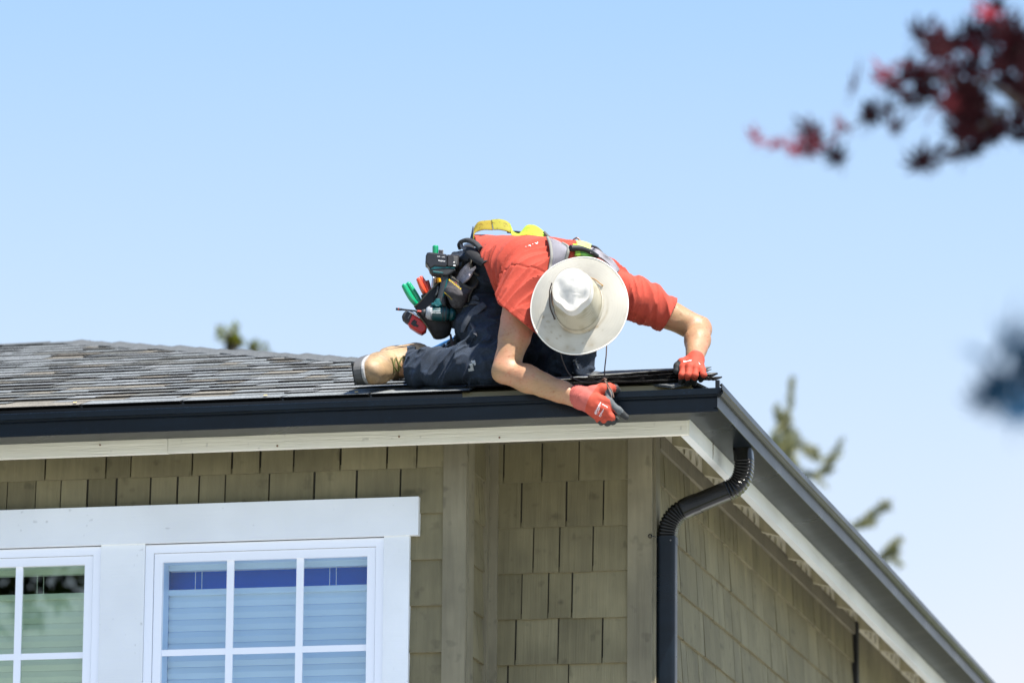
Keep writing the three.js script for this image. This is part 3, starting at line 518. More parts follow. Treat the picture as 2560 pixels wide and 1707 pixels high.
const unit = (v) => { const l = Math.hypot(...v); return v.map((x) => x / l); }, sub3 = (a, b) => [a[0] - b[0], a[1] - b[1], a[2] - b[2]], dot3 = (a, b) => a[0] * b[0] + a[1] * b[1] + a[2] * b[2];
const LR0 = unit([0.77, 0, -0.64]), LR1 = unit([0.9, -0.26, -0.35]);
const headUp = V(0.1, 0.095, 0.99).normalize();                       // the crown points at the street
const headFace = V(0.04, -1, 0.1); headFace.addScaledVector(headUp, -headFace.dot(headUp)).normalize();
const headSide = headFace.clone().cross(headUp).normalize();
const HS = (x, y, z) => { const p = V(J.head).addScaledVector(headSide, x).addScaledVector(headUp, y).addScaledVector(headFace, z); return [p.x, p.y, p.z]; };
const torsoFrom = (r, t) => { const h = mixp(J.hem, J.chest, t); return [[add(h, LR0, -0.06), add(J.chest, LR1, -0.085), 0.108 + r, 0.112 + r], [add(h, LR0, 0.06), add(J.chest, LR1, 0.075), 0.108 + r, 0.104 + r], [h, J.chest, 0.115 + r, 0.11 + r]]; };
const torso = (r) => torsoFrom(r, 0);
const armR = [[J.shR, mixp(J.shR, J.elR, 0.45), 0.062, 0.058], [mixp(J.shR, J.elR, 0.45), J.elR, 0.058, 0.044], [J.elR, mixp(J.elR, J.wrR, 0.3), 0.042, 0.047], [mixp(J.elR, J.wrR, 0.3), mixp(J.elR, J.wrR, 0.72), 0.047, 0.036], [mixp(J.elR, J.wrR, 0.72), J.wrR, 0.036, 0.031], [[-0.7257, 0.3195, 0], [-0.7326, 0.2, 0.02], 0.05, 0.05]];
const armL = [[J.shL, mixp(J.shL, J.elL, 0.5), 0.06, 0.055], [mixp(J.shL, J.elL, 0.5), J.elL, 0.055, 0.043], [J.elL, mixp(J.elL, J.wrL, 0.35), 0.042, 0.043], [mixp(J.elL, J.wrL, 0.35), J.wrL, 0.043, 0.028]];
const legs = (r) => [[J.hipR, J.knR, 0.092 + r, 0.066 + r], [J.hipL, J.knL, 0.092 + r, 0.066 + r], [J.knR, J.anR, 0.06 + r, 0.045 + r], [J.knL, J.anL, 0.06 + r, 0.045 + r], [J.hipR, J.hipL, 0.105 + r], [J.pel, J.hem, 0.105 + r, 0.1 + r]];
const handR = { w: [-0.4932, -0.0241, 0.062], i: [-0.3844, -0.0536, 0.076], m: [-0.3937, -0.0801, 0.082], r: [-0.4109, -0.0929, 0.078], p: [-0.434, -0.0877, 0.07] };
const handL = { w: [-0.1224, 0.1281, -0.13], i: [-0.156, 0.0942, -0.09], m: [-0.133, 0.0939, -0.082], r: [-0.1114, 0.0897, -0.084], p: [-0.0931, 0.0832, -0.095] };
const person = (() => {
  const head = [[HS(0, 0.0, 0), HS(0, 0.035, -0.005), 0.078], [HS(0, -0.03, 0.03), HS(0, -0.085, 0.045), 0.06, 0.042], [HS(0, -0.02, 0.085), HS(0, -0.045, 0.103), 0.011, 0.014],
    [HS(0.08, -0.03, -0.005), HS(0.082, -0.055, -0.002), 0.016], [HS(-0.08, -0.03, -0.005), HS(-0.082, -0.055, -0.002), 0.016], [HS(-0.03, 0.005, 0.07), HS(0.03, 0.005, 0.07), 0.012], [HS(-0.018, -0.078, 0.075), HS(0.018, -0.078, 0.075), 0.008]];
  const hands = [[handR.w, handR.i, 0.014], [handR.w, handR.m, 0.014], [handR.w, handR.p, 0.013], [handL.w, handL.i, 0.013], [handL.w, handL.m, 0.013], [handL.w, handL.p, 0.012]];
  const f0 = bones([...torsoFrom(-0.018, 0.6), [J.neck, HS(0, -0.05, -0.02), 0.06, 0.056], ...head, ...armR, ...armL, ...legs(-0.02), ...hands, [J.wrR, handR.w, 0.03, 0.026], [J.wrL, handL.w, 0.028, 0.024]], 0.016);
  const f = (x, y, z) => f0(x, y, z) - 0.003 * n3(x * 17, y * 17, z * 17) - 0.0016 * Math.pow(Math.max(0, 1 - 3 * Math.abs(n3(x * 9 + 5, y * 14, z * 12))), 2) ;
  const pore = tex(256, 0.12, (u, v) => { const a = fbm(u, v, 40, 40, 3, 71); return a; });
  const flush = tex(256, 0.35, (u, v) => { const a = fbm(u, v, 5, 5, 4, 72), b = fbm(u, v, 60, 60, 2, 73); const k = 0.9 + 0.2 * (a - 0.5), s = Math.max(0, b - 0.66) * 0.45, hr = Math.max(0, fbm(u, v, 30, 110, 2, 74) - 0.62) * 0.22; return [k - s * 0.3 - hr, (k - 0.03 - 0.22 * (a - 0.5)) - s - hr, (k - 0.05 - 0.1 * (a - 0.5)) - s * 1.1 - hr]; }, true);
  const skin = std([0.47, 0.265, 0.155], 0.48, { map: flush, bumpMap: pore, bumpScale: 0.0004, specularIntensity: 0.8 });
  const m = new THREE.Mesh(net(f, [-1.35, -0.12, -0.92], [0.02, 0.72, 0.2], 0.0085), skin);
  m.name = numbered('person'); m.castShadow = m.receiveShadow = true; scene.add(m);
  m.userData = { label: 'person in red T-shirt and sun hat kneeling on the roof edge, reaching into the gutter', category: 'person' };
  // hair at the back of the head, eyes
  const hf = bones([[HS(0, 0.004, -0.006), HS(0, 0.03, -0.012), 0.083], [HS(0, -0.03, -0.03), HS(0, -0.06, -0.035), 0.06, 0.05]], 0.02);
  const hair = (x, y, z) => { const q = V(x - J.head[0], y - J.head[1], z - J.head[2]), s = q.dot(headFace); return Math.max(hf(x, y, z) - 0.002 * n3(x * 90, y * 90, z * 90), s - 0.045 - q.dot(headUp) * 0.3); };
  const b = [J.head.map((v) => v - 0.13), J.head.map((v) => v + 0.13)];
  part('hair', net(hair, b[0], b[1], 0.006), std([0.09, 0.05, 0.025], 0.8), m);
  for (const s of [-1, 1]) { const g = new THREE.SphereGeometry(0.011, 14, 10); g.translate(...HS(s * 0.031, -0.012, 0.07)); part('eye', g, std([0.75, 0.73, 0.7], 0.2), m); }
  return m;
})();
// ---- T-shirt
const knit = tex(256, 0.02, (u, v) => 0.5 + 0.25 * Math.sin(u * Math.PI * 2 * 14) + 0.25 * Math.sin(v * Math.PI * 2 * 18));
const shirtTone = tex(512, 0.6, (u, v) => { const a = fbm(u, v, 6, 6, 4, 75), b = fbm(u, v, 120, 120, 2, 76); const k = 0.93 + 0.1 * (a - 0.5) + 0.08 * (b - 0.5); return [k, k, k]; }, true);
const e1 = [0.975, 0, -0.222], e2 = [0.046, 0.979, 0.2];          // across and up, square to the line of sight of someone on the street
const hemR = [-0.7445, 0.2893, -0.05], hemRn = unit(sub3(J.elR, J.shR)), hemRc = unit([0, 1, 2].map((i) => -0.61 * e1[i] - 0.79 * e2[i])), waistC = unit([0, 1, 2].map((i) => -0.935 * e1[i] - 0.355 * e2[i])), waistP = [-0.9433, 0.5553, -0.45], hemL = mixp(J.shL, J.elL, 0.66), hemLn = unit(sub3(J.elL, J.shL)), waistN = unit(add(sub3(J.chest, J.hem), [0, -0.12, 0]));
const armpit = [-0.7434, 0.3831, -0.09], pitL = [-0.3895, 0.3753, -0.25];
const shirtF = (() => {
  const f0 = bones([...torso(0), [J.neck, add(J.neck, [0.01, -0.02, 0.05]), 0.075, 0.068], [add(J.shR, [-0.01, -0.02, 0]), mixp(J.shR, J.elR, 0.62), 0.09, 0.092], [J.shL, mixp(J.shL, J.elL, 0.35), 0.07, 0.066], [mixp(J.shL, J.elL, 0.35), mixp(J.shL, J.elL, 0.7), 0.066, 0.064], [mixp(J.shR, J.shL, 0.1), mixp(J.shR, J.shL, 0.9), 0.06]], 0.045);
  const ax = unit(sub3(J.chest, J.hem));
  return (x, y, z) => {
    const d = f0(x, y, z); if (d > 0.05 || d < -0.05) return d;
    const p = [x, y, z], px = x - armpit[0], py = y - armpit[1], pz = z - armpit[2], r = Math.hypot(px, py, pz);
    // drapes hang from the back round the flank, tighter towards the armpit; on the sleeves they run along the arm
    const t = dot3(sub3(p, J.hem), ax), qa = dot3(sub3(p, J.shR), hemRn), ql = dot3(sub3(p, J.shL), hemLn);
    const arm = Math.max(0, Math.min(1, (qa + 0.005) * 22)) * (x < -0.83 ? 1 : 0), armq = Math.max(0, Math.min(1, (ql - 0.02) * 20));
    let w = 0;
    const rid = (n, e) => Math.pow(Math.max(0, 1 - 2.1 * Math.abs(n)), e);
    const flank = Math.max(0, Math.min(1, (J.hem[1] + 0.1 - y) / 0.15)) * (1 - arm) * (1 - armq), pull = t + 0.34 * (y - armpit[1]) * (1 - t * 2.2);
    w += (0.25 + 0.75 * flank) * (1 - arm) * (1 - armq) * (0.023 * (rid(n3(pull * 17, y * 2.6 + 3, z * 1.6), 1.5) - 0.28) + 0.01 * (rid(n3(pull * 34 + 9, y * 5, z * 3), 1.4) - 0.3) * flank);
    if (arm > 0) { const s = dot3(sub3(p, J.shR), unit([0.9, 0.1, 0.42])), c = dot3(sub3(p, J.shR), unit([0.42, 0, -0.9])), an = Math.atan2(s, c); w += arm * (0.019 * (rid(n3(an * 2.1 + 2, qa * 3.5, 1.5), 1.5) - 0.3) + 0.009 * (rid(n3(an * 4.2, qa * 7, 7.5), 1.4) - 0.3)) * Math.min(1, qa * 9 + 0.2); }
    if (armq > 0) { const s = y - J.shL[1]; w += armq * (0.0065 * (rid(n3(ql * 20 + s * 9, s * 6, z * 4), 1.5) - 0.3) + 0.0045 * (rid(n3(ql * 40 + s * 16 + 4, s * 9, z * 6), 1.4) - 0.3)); }
    w += 0.0022 * n3(x * 13, y * 13, z * 13);
    return d - w;
  };
})();
{
  const cutR = bones([[mixp(J.shR, J.elR, 0.1), J.elR, 0.069, 0.072]]), cutL = bones([[mixp(J.shL, J.elL, 0.3), J.elL, 0.053, 0.053]]), cutW = bones([[add(J.pel, LR0, -0.05), add(J.hem, LR0, -0.05), 0.098], [add(J.pel, LR0, 0.05), add(J.hem, LR0, 0.05), 0.098], [J.pel, J.hem, 0.1]], 0.04);
  const seam = (x, y, z) => { const q = dot3(sub3([x, y, z], J.shR), hemRn); const s = Math.abs(q - 0.008) < 0.02 ? 0.0042 * Math.exp(-Math.pow((q - 0.008) / 0.004, 2)) : 0; const h = dot3(sub3([x, y, z], hemR), hemRc), w = Math.abs(h + 0.018) < 0.01 ? 0.0012 * Math.exp(-Math.pow((h + 0.018) / 0.002, 2)) : 0; return s + w; };
  const f = (x, y, z) => {
    const p = [x, y, z]; let d = shirtF(x, y, z); if (d > 0.03) return d;
    d += seam(x, y, z);
    const onR = x < -0.57 && z > -0.27 && dot3(sub3(p, J.shR), hemRn) > 0.02, onL = Math.hypot(...sub3(p, hemL)) < 0.13;
    if (onR) { const h = dot3(sub3(p, hemR), hemRc) + 0.0035 * n3(x * 9, y * 9, z * 9); d = Math.max(d, h, -Math.max(cutR(x, y, z), -0.03 - h)); }
    if (onL) { const h = dot3(sub3(p, hemL), hemLn) + 0.003 * n3(x * 14, y * 14, z * 14); d = Math.max(d, h, -Math.max(cutL(x, y, z), -0.02 - h)); }
    const wq = dot3(sub3(p, waistP), waistC) + 0.008 * n3(x * 9, y * 9, z * 9);
    d = Math.max(d, wq); if (wq > -0.03) d = Math.max(d, -cutW(x, y, z));
    return d;
  };
  const red = std([0.5, 0.06, 0.032], 0.85, { map: shirtTone, bumpMap: knit, bumpScale: 0.0004, sheen: 0.25, sheenColor: rgb(1, 0.5, 0.4), sheenRoughness: 0.6 });
  const shirt = part('shirt', net(f, [-1.1, 0.1, -0.72], [-0.16, 0.72, 0.17], 0.0046), red, person, 'faded red T-shirt with white print on the back');
  // what can be made out of the print on the back, seen upside down from here
  const t = print(256, 96, (g, w, h) => { g.fillStyle = '#fff'; g.translate(w / 2, h / 2); g.rotate(Math.PI); g.font = 'bold 76px sans-serif'; g.textAlign = 'center'; g.textBaseline = 'middle'; g.fillText('A . L .', 0, 4, w); });
  part('lettering', patch(shirtF, [-0.7827, 0.6017, -0.33], [-0.7273, 0.63, -0.36], [-0.7166, 0.6166, -0.34], [-0.7725, 0.5893, -0.31], 0.002, 12, meet), new THREE.MeshStandardMaterial({ map: t, transparent: true, alphaTest: 0.35, roughness: 0.7 }), shirt);
}
// ---- work trousers, dark navy
const trouF0 = bones([...legs(0.004), [J.knR, J.anR, 0.062, 0.058], [J.knL, J.anL, 0.062, 0.058], [J.hipR, mixp(J.hipR, J.knR, 0.5), 0.098, 0.09], [mixp(J.pel, J.hem, 0.5), J.pel, 0.115, 0.115], [add(J.pel, LR0, -0.05), add(mixp(J.hem, J.chest, 0.3), LR0, -0.05), 0.102, 0.092], [add(J.pel, LR0, 0.05), add(mixp(J.hem, J.chest, 0.3), LR0, 0.05), 0.102, 0.092]], 0.035);
{
  const ankD = unit(sub3(J.anR, J.knR)), ankE = unit(sub3(J.anL, J.knL)), roofN = unit([0, 1, SL]);
  const f = (x, y, z) => {
    let d = trouF0(x, y, z); if (d > 0.04 || d < -0.06) return d;
    const p = [x, y, z], q = dot3(sub3(p, J.knR), ankD), hp = Math.hypot(...sub3(p, J.knR));
    // bunched cloth behind the knee, long drags down the shin, creases over the thigh and seat
    const rid = (n, e) => Math.pow(Math.max(0, 1 - 2.1 * Math.abs(n)), e), sh = Math.max(0, Math.min(1, (q - 0.01) * 12)) * (z > -0.45 ? Math.max(0, Math.min(1, (0.36 - y) * 12)) : 0), s = y - J.anR[1];
    let w = sh * (0.022 * (rid(n3(q * 11 + s * 7, s * 9 + 1, z * 3), 1.5) - 0.28) + 0.011 * (rid(n3(q * 26 + s * 16, s * 10, z * 4 + 3), 1.4) - 0.3));
    w += (1 - sh) * (0.02 * (rid(n3(x * 9 + z * 5, y * 12, z * 5 + 2), 1.5) - 0.28) + 0.009 * (rid(n3(x * 18, y * 24, z * 12), 1.4) - 0.3));
    w += 0.0025 * n3(x * 18, y * 18, z * 18);
    d -= w;
    d = Math.max(d, dot3(sub3(p, J.anR), ankD) - 0.03 + 0.01 * n3(x * 8, y * 8, z * 8), Math.hypot(...sub3(p, J.anL)) < 0.16 ? dot3(sub3(p, J.anL), ankE) - 0.01 : -1);
    d = Math.max(d, -dot3(sub3(p, [0, EAVE + 0.0205, FZ]), roofN) * 1);   // flattened where the legs rest on the shingles
    return d;
  };
  const denim = tex(512, 0.5, (u, v) => { const a = fbm(u, v, 5, 5, 5, 81), b = fbm(u, v, 150, 150, 2, 82), s = Math.max(0, fbm(u, v, 12, 12, 4, 83) - 0.72) * 3; const k = 0.5 + 0.25 * (a - 0.5) + 0.16 * (b - 0.5) + s * 0.5; return [k, k, k]; }, true);
  const weave = tex(128, 0.012, (u, v) => 0.5 + 0.5 * Math.sin((u + v) * Math.PI * 2 * 8));
  const navy = std([0.085, 0.14, 0.24], 0.9, { map: denim, bumpMap: weave, bumpScale: 0.0004 });
  const tr = part('trousers', net(f, [-1.18, 0.02, -0.82], [-0.42, 0.62, -0.02], 0.0058), navy, person, 'dark navy work trousers with pale paint marks');
  // dried paint on the knees
  const q = rng(12), blot = (c, n, s) => { const gs = []; for (let i = 0; i < n; i++) { const a = [c[0] + (q() - 0.5) * s, c[1] + (q() - 0.5) * s * 0.9, c[2]], r = 0.003 + q() * q() * 0.008; gs.push(patch(f, [a[0] - r, a[1] + r * 0.7, a[2]], [a[0] + r * 0.8, a[1] + r, a[2]], [a[0] + r, a[1] - r * 0.6, a[2]], [a[0] - r * 0.7, a[1] - r, a[2]], 0.0012, 4)); } part('paint_mark', gs, std([0.4, 0.43, 0.45], 0.9), tr); };
  blot([-0.9029, 0.132, -0.1], 10, 0.045); blot([-0.5724, 0.1814, -0.36], 5, 0.022);
  const tz = (p) => meet(trouF0, p, 0.013);
  // open pocket flap with a stitched hem at the hip; sunlight is put into its paler cloth
  part('pocket_flap', ribbon([tz([-0.9087, 0.3929, -0.26]), tz([-0.9396, 0.3762, -0.26]), tz([-0.9657, 0.3486, -0.26]), tz([-0.9822, 0.3183, -0.26]), tz([-0.9879, 0.2875, -0.26])], [tz([-0.8942, 0.3768, -0.26]), tz([-0.9227, 0.3541, -0.26]), tz([-0.9488, 0.336, -0.26]), tz([-0.9653, 0.3104, -0.26]), tz([-0.9771, 0.2859, -0.26])], 0.003, 30, 5, 0.003), std([0.2, 0.225, 0.27], 0.9, { map: denim }), tr);
  part('stitching', tube([tz([-0.8989, 0.3746, -0.26]), tz([-0.9227, 0.3576, -0.26]), tz([-0.9477, 0.3396, -0.26])], 0.0012, 20, 6), std([0.35, 0.36, 0.36], 0.9), tr);
  for (const [a, b] of [[[tz([-0.9472, 0.4124, -0.26]), tz([-0.9353, 0.4179, -0.26]), tz([-0.9244, 0.4067, -0.26])], [tz([-0.9495, 0.4017, -0.26]), tz([-0.9351, 0.4035, -0.26]), tz([-0.9219, 0.3982, -0.26])]], [[tz([-0.953, 0.3959, -0.26]), tz([-0.9374, 0.3964, -0.26]), tz([-0.9206, 0.3922, -0.26])], [tz([-0.9589, 0.3866, -0.26]), tz([-0.9386, 0.3881, -0.26]), tz([-0.923, 0.3863, -0.26])]], [[tz([-0.9534, 0.3171, -0.26]), tz([-0.9473, 0.2978, -0.26]), tz([-0.9423, 0.2785, -0.26])], [tz([-0.9463, 0.3168, -0.26]), tz([-0.9281, 0.2947, -0.26]), tz([-0.9303, 0.2733, -0.26])]]]) part('fold', ribbon(a, b, 0.006, 14, 4, 0.006), std([0.18, 0.2, 0.25], 0.9, { map: denim }), tr);  // folds catching the sun, the light put into their paler colour
}
// ---- boots, tan leather on thick black soles
function boot(at, up, fwd, label) {
  const U = V(up).normalize(), Fd = V(fwd); Fd.addScaledVector(U, -Fd.dot(U)).normalize(); const S = U.clone().cross(Fd).normalize();
  const o = new THREE.Group(); o.name = 'boot'; o.userData.label = label; person.add(o);
  o.quaternion.setFromRotationMatrix(new THREE.Matrix4().makeBasis(S, U, Fd)); o.position.set(...at);      // x across, y up from the sole, z to the toe
  const up0 = bones([[[0, 0.06, -0.07], [0, 0.05, 0.06], 0.05, 0.046], [[0, 0.047, 0.06], [0.004, 0.042, 0.135], 0.047, 0.043], [[0, 0.06, -0.07], [0, 0.16, -0.062], 0.05, 0.055], [[0, 0.085, 0.0], [0, 0.135, -0.05], 0.04, 0.045]], 0.04);
  const toe = (x, y, z) => up0(x, y, z) - 0.0025 * n3(x * 30, y * 30, z * 30) - 0.0022 * Math.exp(-Math.pow((z - 0.085 - x * x * 3) / 0.004, 2)) - 0.0014 * Math.pow(1 - Math.abs(Math.sin((z - y) * 60 + 2 * n3(x * 20, y * 20, z * 20))), 2) * (z < 0.06 ? 1 : 0);
  const leather = tex(256, 0.3, (u, v) => { const a = fbm(u, v, 5, 5, 5, 91), b = fbm(u, v, 50, 50, 3, 92); const k = 0.8 + 0.4 * (a - 0.5) + 0.15 * (b - 0.5); return [k, k * 0.96, k * 0.9]; }, true);
  part('upper', net((x, y, z) => Math.max(toe(x, y, z), 0.012 - y), [-0.09, 0, -0.15], [0.09, 0.27, 0.2], 0.0045, (x, y, z) => [z + x, y]), std([0.52, 0.38, 0.235], 0.6, { map: leather }), o);
  const outline = (k) => { const p = []; for (let i = 0; i < 40; i++) { const a = (i / 40) * Math.PI * 2, z = Math.cos(a), w = (0.046 + 0.01 * Math.max(0, z)) * k; p.push([Math.sign(Math.sin(a)) * w * Math.pow(Math.abs(Math.sin(a)), 0.7), z * 0.152 * (k * 0.5 + 0.5) + 0.028]); } return p; };
  const sole = slab(outline(1.04), 0.03, 0.004); sole.rotateX(Math.PI / 2); sole.translate(0, 0.0, 0); part('sole', sole, std([0.075, 0.075, 0.075], 0.7), o);
  const mid = slab(outline(1.08), 0.011, 0.004); mid.rotateX(Math.PI / 2); mid.translate(0, 0.02, 0); part('midsole', mid, std([0.3, 0.3, 0.3], 0.6), o);
  for (let i = 0; i < 10; i++) part('tread', box(-0.04, 0.04, -0.021, -0.012, -0.115 + i * 0.03, -0.1 + i * 0.03), std([0.025, 0.025, 0.025], 0.8), o);
  const lace = std([0.09, 0.1, 0.02], 0.8), onTop = (x, z, d) => snapTo(toe, [x, 0.16 - z * 0.3, z + 0.02], d);
  for (let i = 0; i < 5; i++) { const z = 0.07 - i * 0.024, y = i * 0.018; for (const s of [1, -1]) { part('lace', tube([[s * -0.024, 0.1 + y, z], [0, 0.108 + y, z + 0.004], [s * 0.024, 0.113 + y, z - 0.018]].map((p) => snapTo(toe, p, 0.002)), 0.0026, 14, 6), lace, o); const e = snapTo(toe, [s * 0.026, 0.1 + y, z], 0.001); part('eyelet', new THREE.TorusGeometry(0.004, 0.0014, 6, 12).rotateX(-0.9).translate(...e), std([0.2, 0.17, 0.1], 0.4, { metalness: 0.7 }), o); } }
  part('tongue', ribbon([[-0.03, 0.15, 0.005], [-0.03, 0.2, -0.005], [-0.03, 0.235, 0.0]], [[0.03, 0.15, 0.005], [0.03, 0.2, -0.005], [0.03, 0.235, 0.0]], 0.006, 12, 4, 0.008), std([0.45, 0.3, 0.17], 0.7, { map: leather }), o);
  return o;
}
{
  const c = [-1.3634, 0.1713, -0.28];
  boot([c[0] + 0.045, c[1] + 0.005, c[2]], [0.98, 0.1, 0.05], [0.1, -0.3, 0.95], 'tan leather work boot with black sole');
  boot([-1.1182, 0.3092, -0.62], [0.45, -0.6, -0.3], [-0.8, -0.15, 0.1], 'tan boot lying behind, sole up');
}
// ---- gloves: red knit backs, black dipped palms and finger ends
function glove(name, list, tips, w, dir, cuffAt, lo, hi, label, thumbGrey, back) {
  const f0 = bones(list, 0.007), tipF = bones(tips), pinkLen = cuffAt;
  const f = (x, y, z) => f0(x, y, z) - 0.0011 * n3(x * 60, y * 60, z * 60) - (dot3(sub3([x, y, z], w), dir) < pinkLen * 0.35 ? 0.0014 * Math.abs(Math.sin(dot3(sub3([x, y, z], w), dir) * 420)) : 0);
  const grey = thumbGrey && bones(thumbGrey);
  const col = (x, y, z, nx, ny, nz) => {
    const q = dot3(sub3([x, y, z], w), dir), edge = 0.0015 * n3(x * 200, y * 200, z * 200), t = tipF(x, y, z) + edge * 2, b = dot3([nx, ny, nz], back);
    if (q > pinkLen && (t < 0.0035 || b < -0.12 + edge * 30)) return [0.018, 0.02, 0.021];
    if (grey && grey(x, y, z) < 0.004 + edge) return [0.075, 0.085, 0.09];
    return q < pinkLen + edge ? [0.4, 0.085, 0.066] : [0.4, 0.048, 0.02];
  };
  const ribs = tex(128, 0.006, (u, v) => 0.5 + 0.25 * Math.sin(u * 12.566) + 0.25 * Math.sin(v * 12.566));
  const m = part('glove', net(f, lo, hi, 0.0023, undefined, col), std([1, 1, 1], 0.75, { vertexColors: true, bumpMap: ribs, bumpScale: 0.0005 }), person, label);
  return [m, f];
}
{
  const h = handR, th = [[-0.4426, -0.0123, 0.058], [-0.4144, -0.0003, 0.05], [-0.392, 0.0078, 0.034], [-0.3769, 0.0091, 0.01], [-0.3722, 0.0069, -0.012]];
  const fi = [[h.i, [-0.3519, -0.08, 0.074], [-0.3258, -0.1028, 0.062]], [h.m, [-0.3752, -0.1042, 0.078], [-0.3742, -0.1153, 0.062], [-0.3645, -0.1071, 0.04]], [h.r, [-0.3984, -0.1129, 0.076], [-0.3942, -0.1182, 0.055], [-0.3923, -0.1113, 0.03]], [h.p, [-0.4205, -0.1088, 0.066], [-0.4163, -0.1134, 0.045], [-0.4126, -0.1076, 0.022]]];
  const L = [[J.wrR, h.w, 0.037, 0.0375], [h.w, [-0.4613, -0.0356, 0.064], 0.037, 0.032], [h.w, h.i, 0.033, 0.018], [h.w, h.m, 0.033, 0.018], [h.w, h.r, 0.033, 0.017], [h.w, h.p, 0.033, 0.0165], [h.i, h.m, 0.015], [h.m, h.r, 0.015], [h.r, h.p, 0.014], [[-0.4622, -0.0177, 0.06], th[0], 0.028, 0.024], [th[0], th[1], 0.024, 0.02], [th[1], th[2], 0.02, 0.016], [th[2], th[3], 0.0155, 0.0135], [th[3], th[4], 0.0135, 0.0115], [th[2], h.i, 0.012, 0.012]];
  const R = [[0.0145, 0.0125, 0.0105], [0.0145, 0.013, 0.0125, 0.011], [0.014, 0.0125, 0.0115, 0.0105], [0.013, 0.0115, 0.0105, 0.0095]];
  fi.forEach((c, k) => { for (let i = 0; i < c.length - 1; i++) L.push([c[i], c[i + 1], R[k][i], R[k][i + 1]]); });
  const tips = [[mixp(fi[0][1], fi[0][2], 0.7), fi[0][2], 0.012], [fi[1][2], fi[1][3], 0.013], [mixp(fi[2][1], fi[2][2], 0.5), fi[2][3], 0.0125], [mixp(fi[3][1], fi[3][2], 0.5), fi[3][3], 0.0115], [th[3], th[4], 0.0135]];
  const w0 = [-0.4958, -0.0236, 0.06], d = unit(sub3([-0.3999, -0.0661, 0.07], w0)), gr = [[[-0.3886, -0.0141, 0.05], [-0.3847, -0.0307, 0.068], 0.012], [[-0.3732, -0.0553, 0.075], [-0.3375, -0.0779, 0.075], 0.013, 0.012], [[-0.3375, -0.0779, 0.075], [-0.3213, -0.1017, 0.07], 0.012]];
  const bx = [-0.437, -0.0355, 0.03];
  const [gm, f] = glove('glove', L, tips, w0, d, 0.052, [bx[0] - 0.12, bx[1] - 0.11, -0.05], [bx[0] + 0.13, bx[1] + 0.09, 0.125], 'red glove with white print, thumb hooked over the gutter lip', gr, unit([0.22, 0.12, 0.97]));
  const ink = (w, hh, draw) => new THREE.MeshStandardMaterial({ map: print(w, hh, (g) => { g.fillStyle = '#f2eef0'; draw(g, w, hh); }), transparent: true, alphaTest: 0.3, roughness: 0.7 });
  part('lettering', patch(f, [-0.4376, -0.0963, 0.1], [-0.4108, -0.0503, 0.1], [-0.4008, -0.0578, 0.1], [-0.4233, -0.1081, 0.1], 0.001), ink(256, 96, (g, w, hh) => { g.font = 'italic bold 58px serif'; g.fillText('Milwaukee', 4, 56, w - 8); g.beginPath(); g.moveTo(10, 90); g.lineTo(150, 70); g.lineTo(140, 80); g.lineTo(250, 58); g.lineTo(120, 92); g.lineTo(130, 80); g.fill(); }), gm);
  part('lettering', patch(f, [-0.4191, -0.1055, 0.1], [-0.3978, -0.0771, 0.1], [-0.3892, -0.0852, 0.1], [-0.4119, -0.1171, 0.1], 0.001), ink(256, 110, (g, w, hh) => { g.font = 'italic bold 34px sans-serif'; g.fillText('PERFORMANCE', 4, 40, w - 8); g.fillRect(20, 52, 200, 6); g.font = '26px sans-serif'; g.fillText('EN 388', 30, 92); }), gm);
  part('lettering', patch(f, [-0.4022, -0.0556, 0.1], [-0.3765, -0.0729, 0.1], [-0.3793, -0.0813, 0.1], [-0.4036, -0.0634, 0.1], 0.001), ink(200, 70, (g, w, hh) => { g.font = 'bold 56px sans-serif'; g.fillText('4131X', 6, 56, w - 12); }), gm);
}
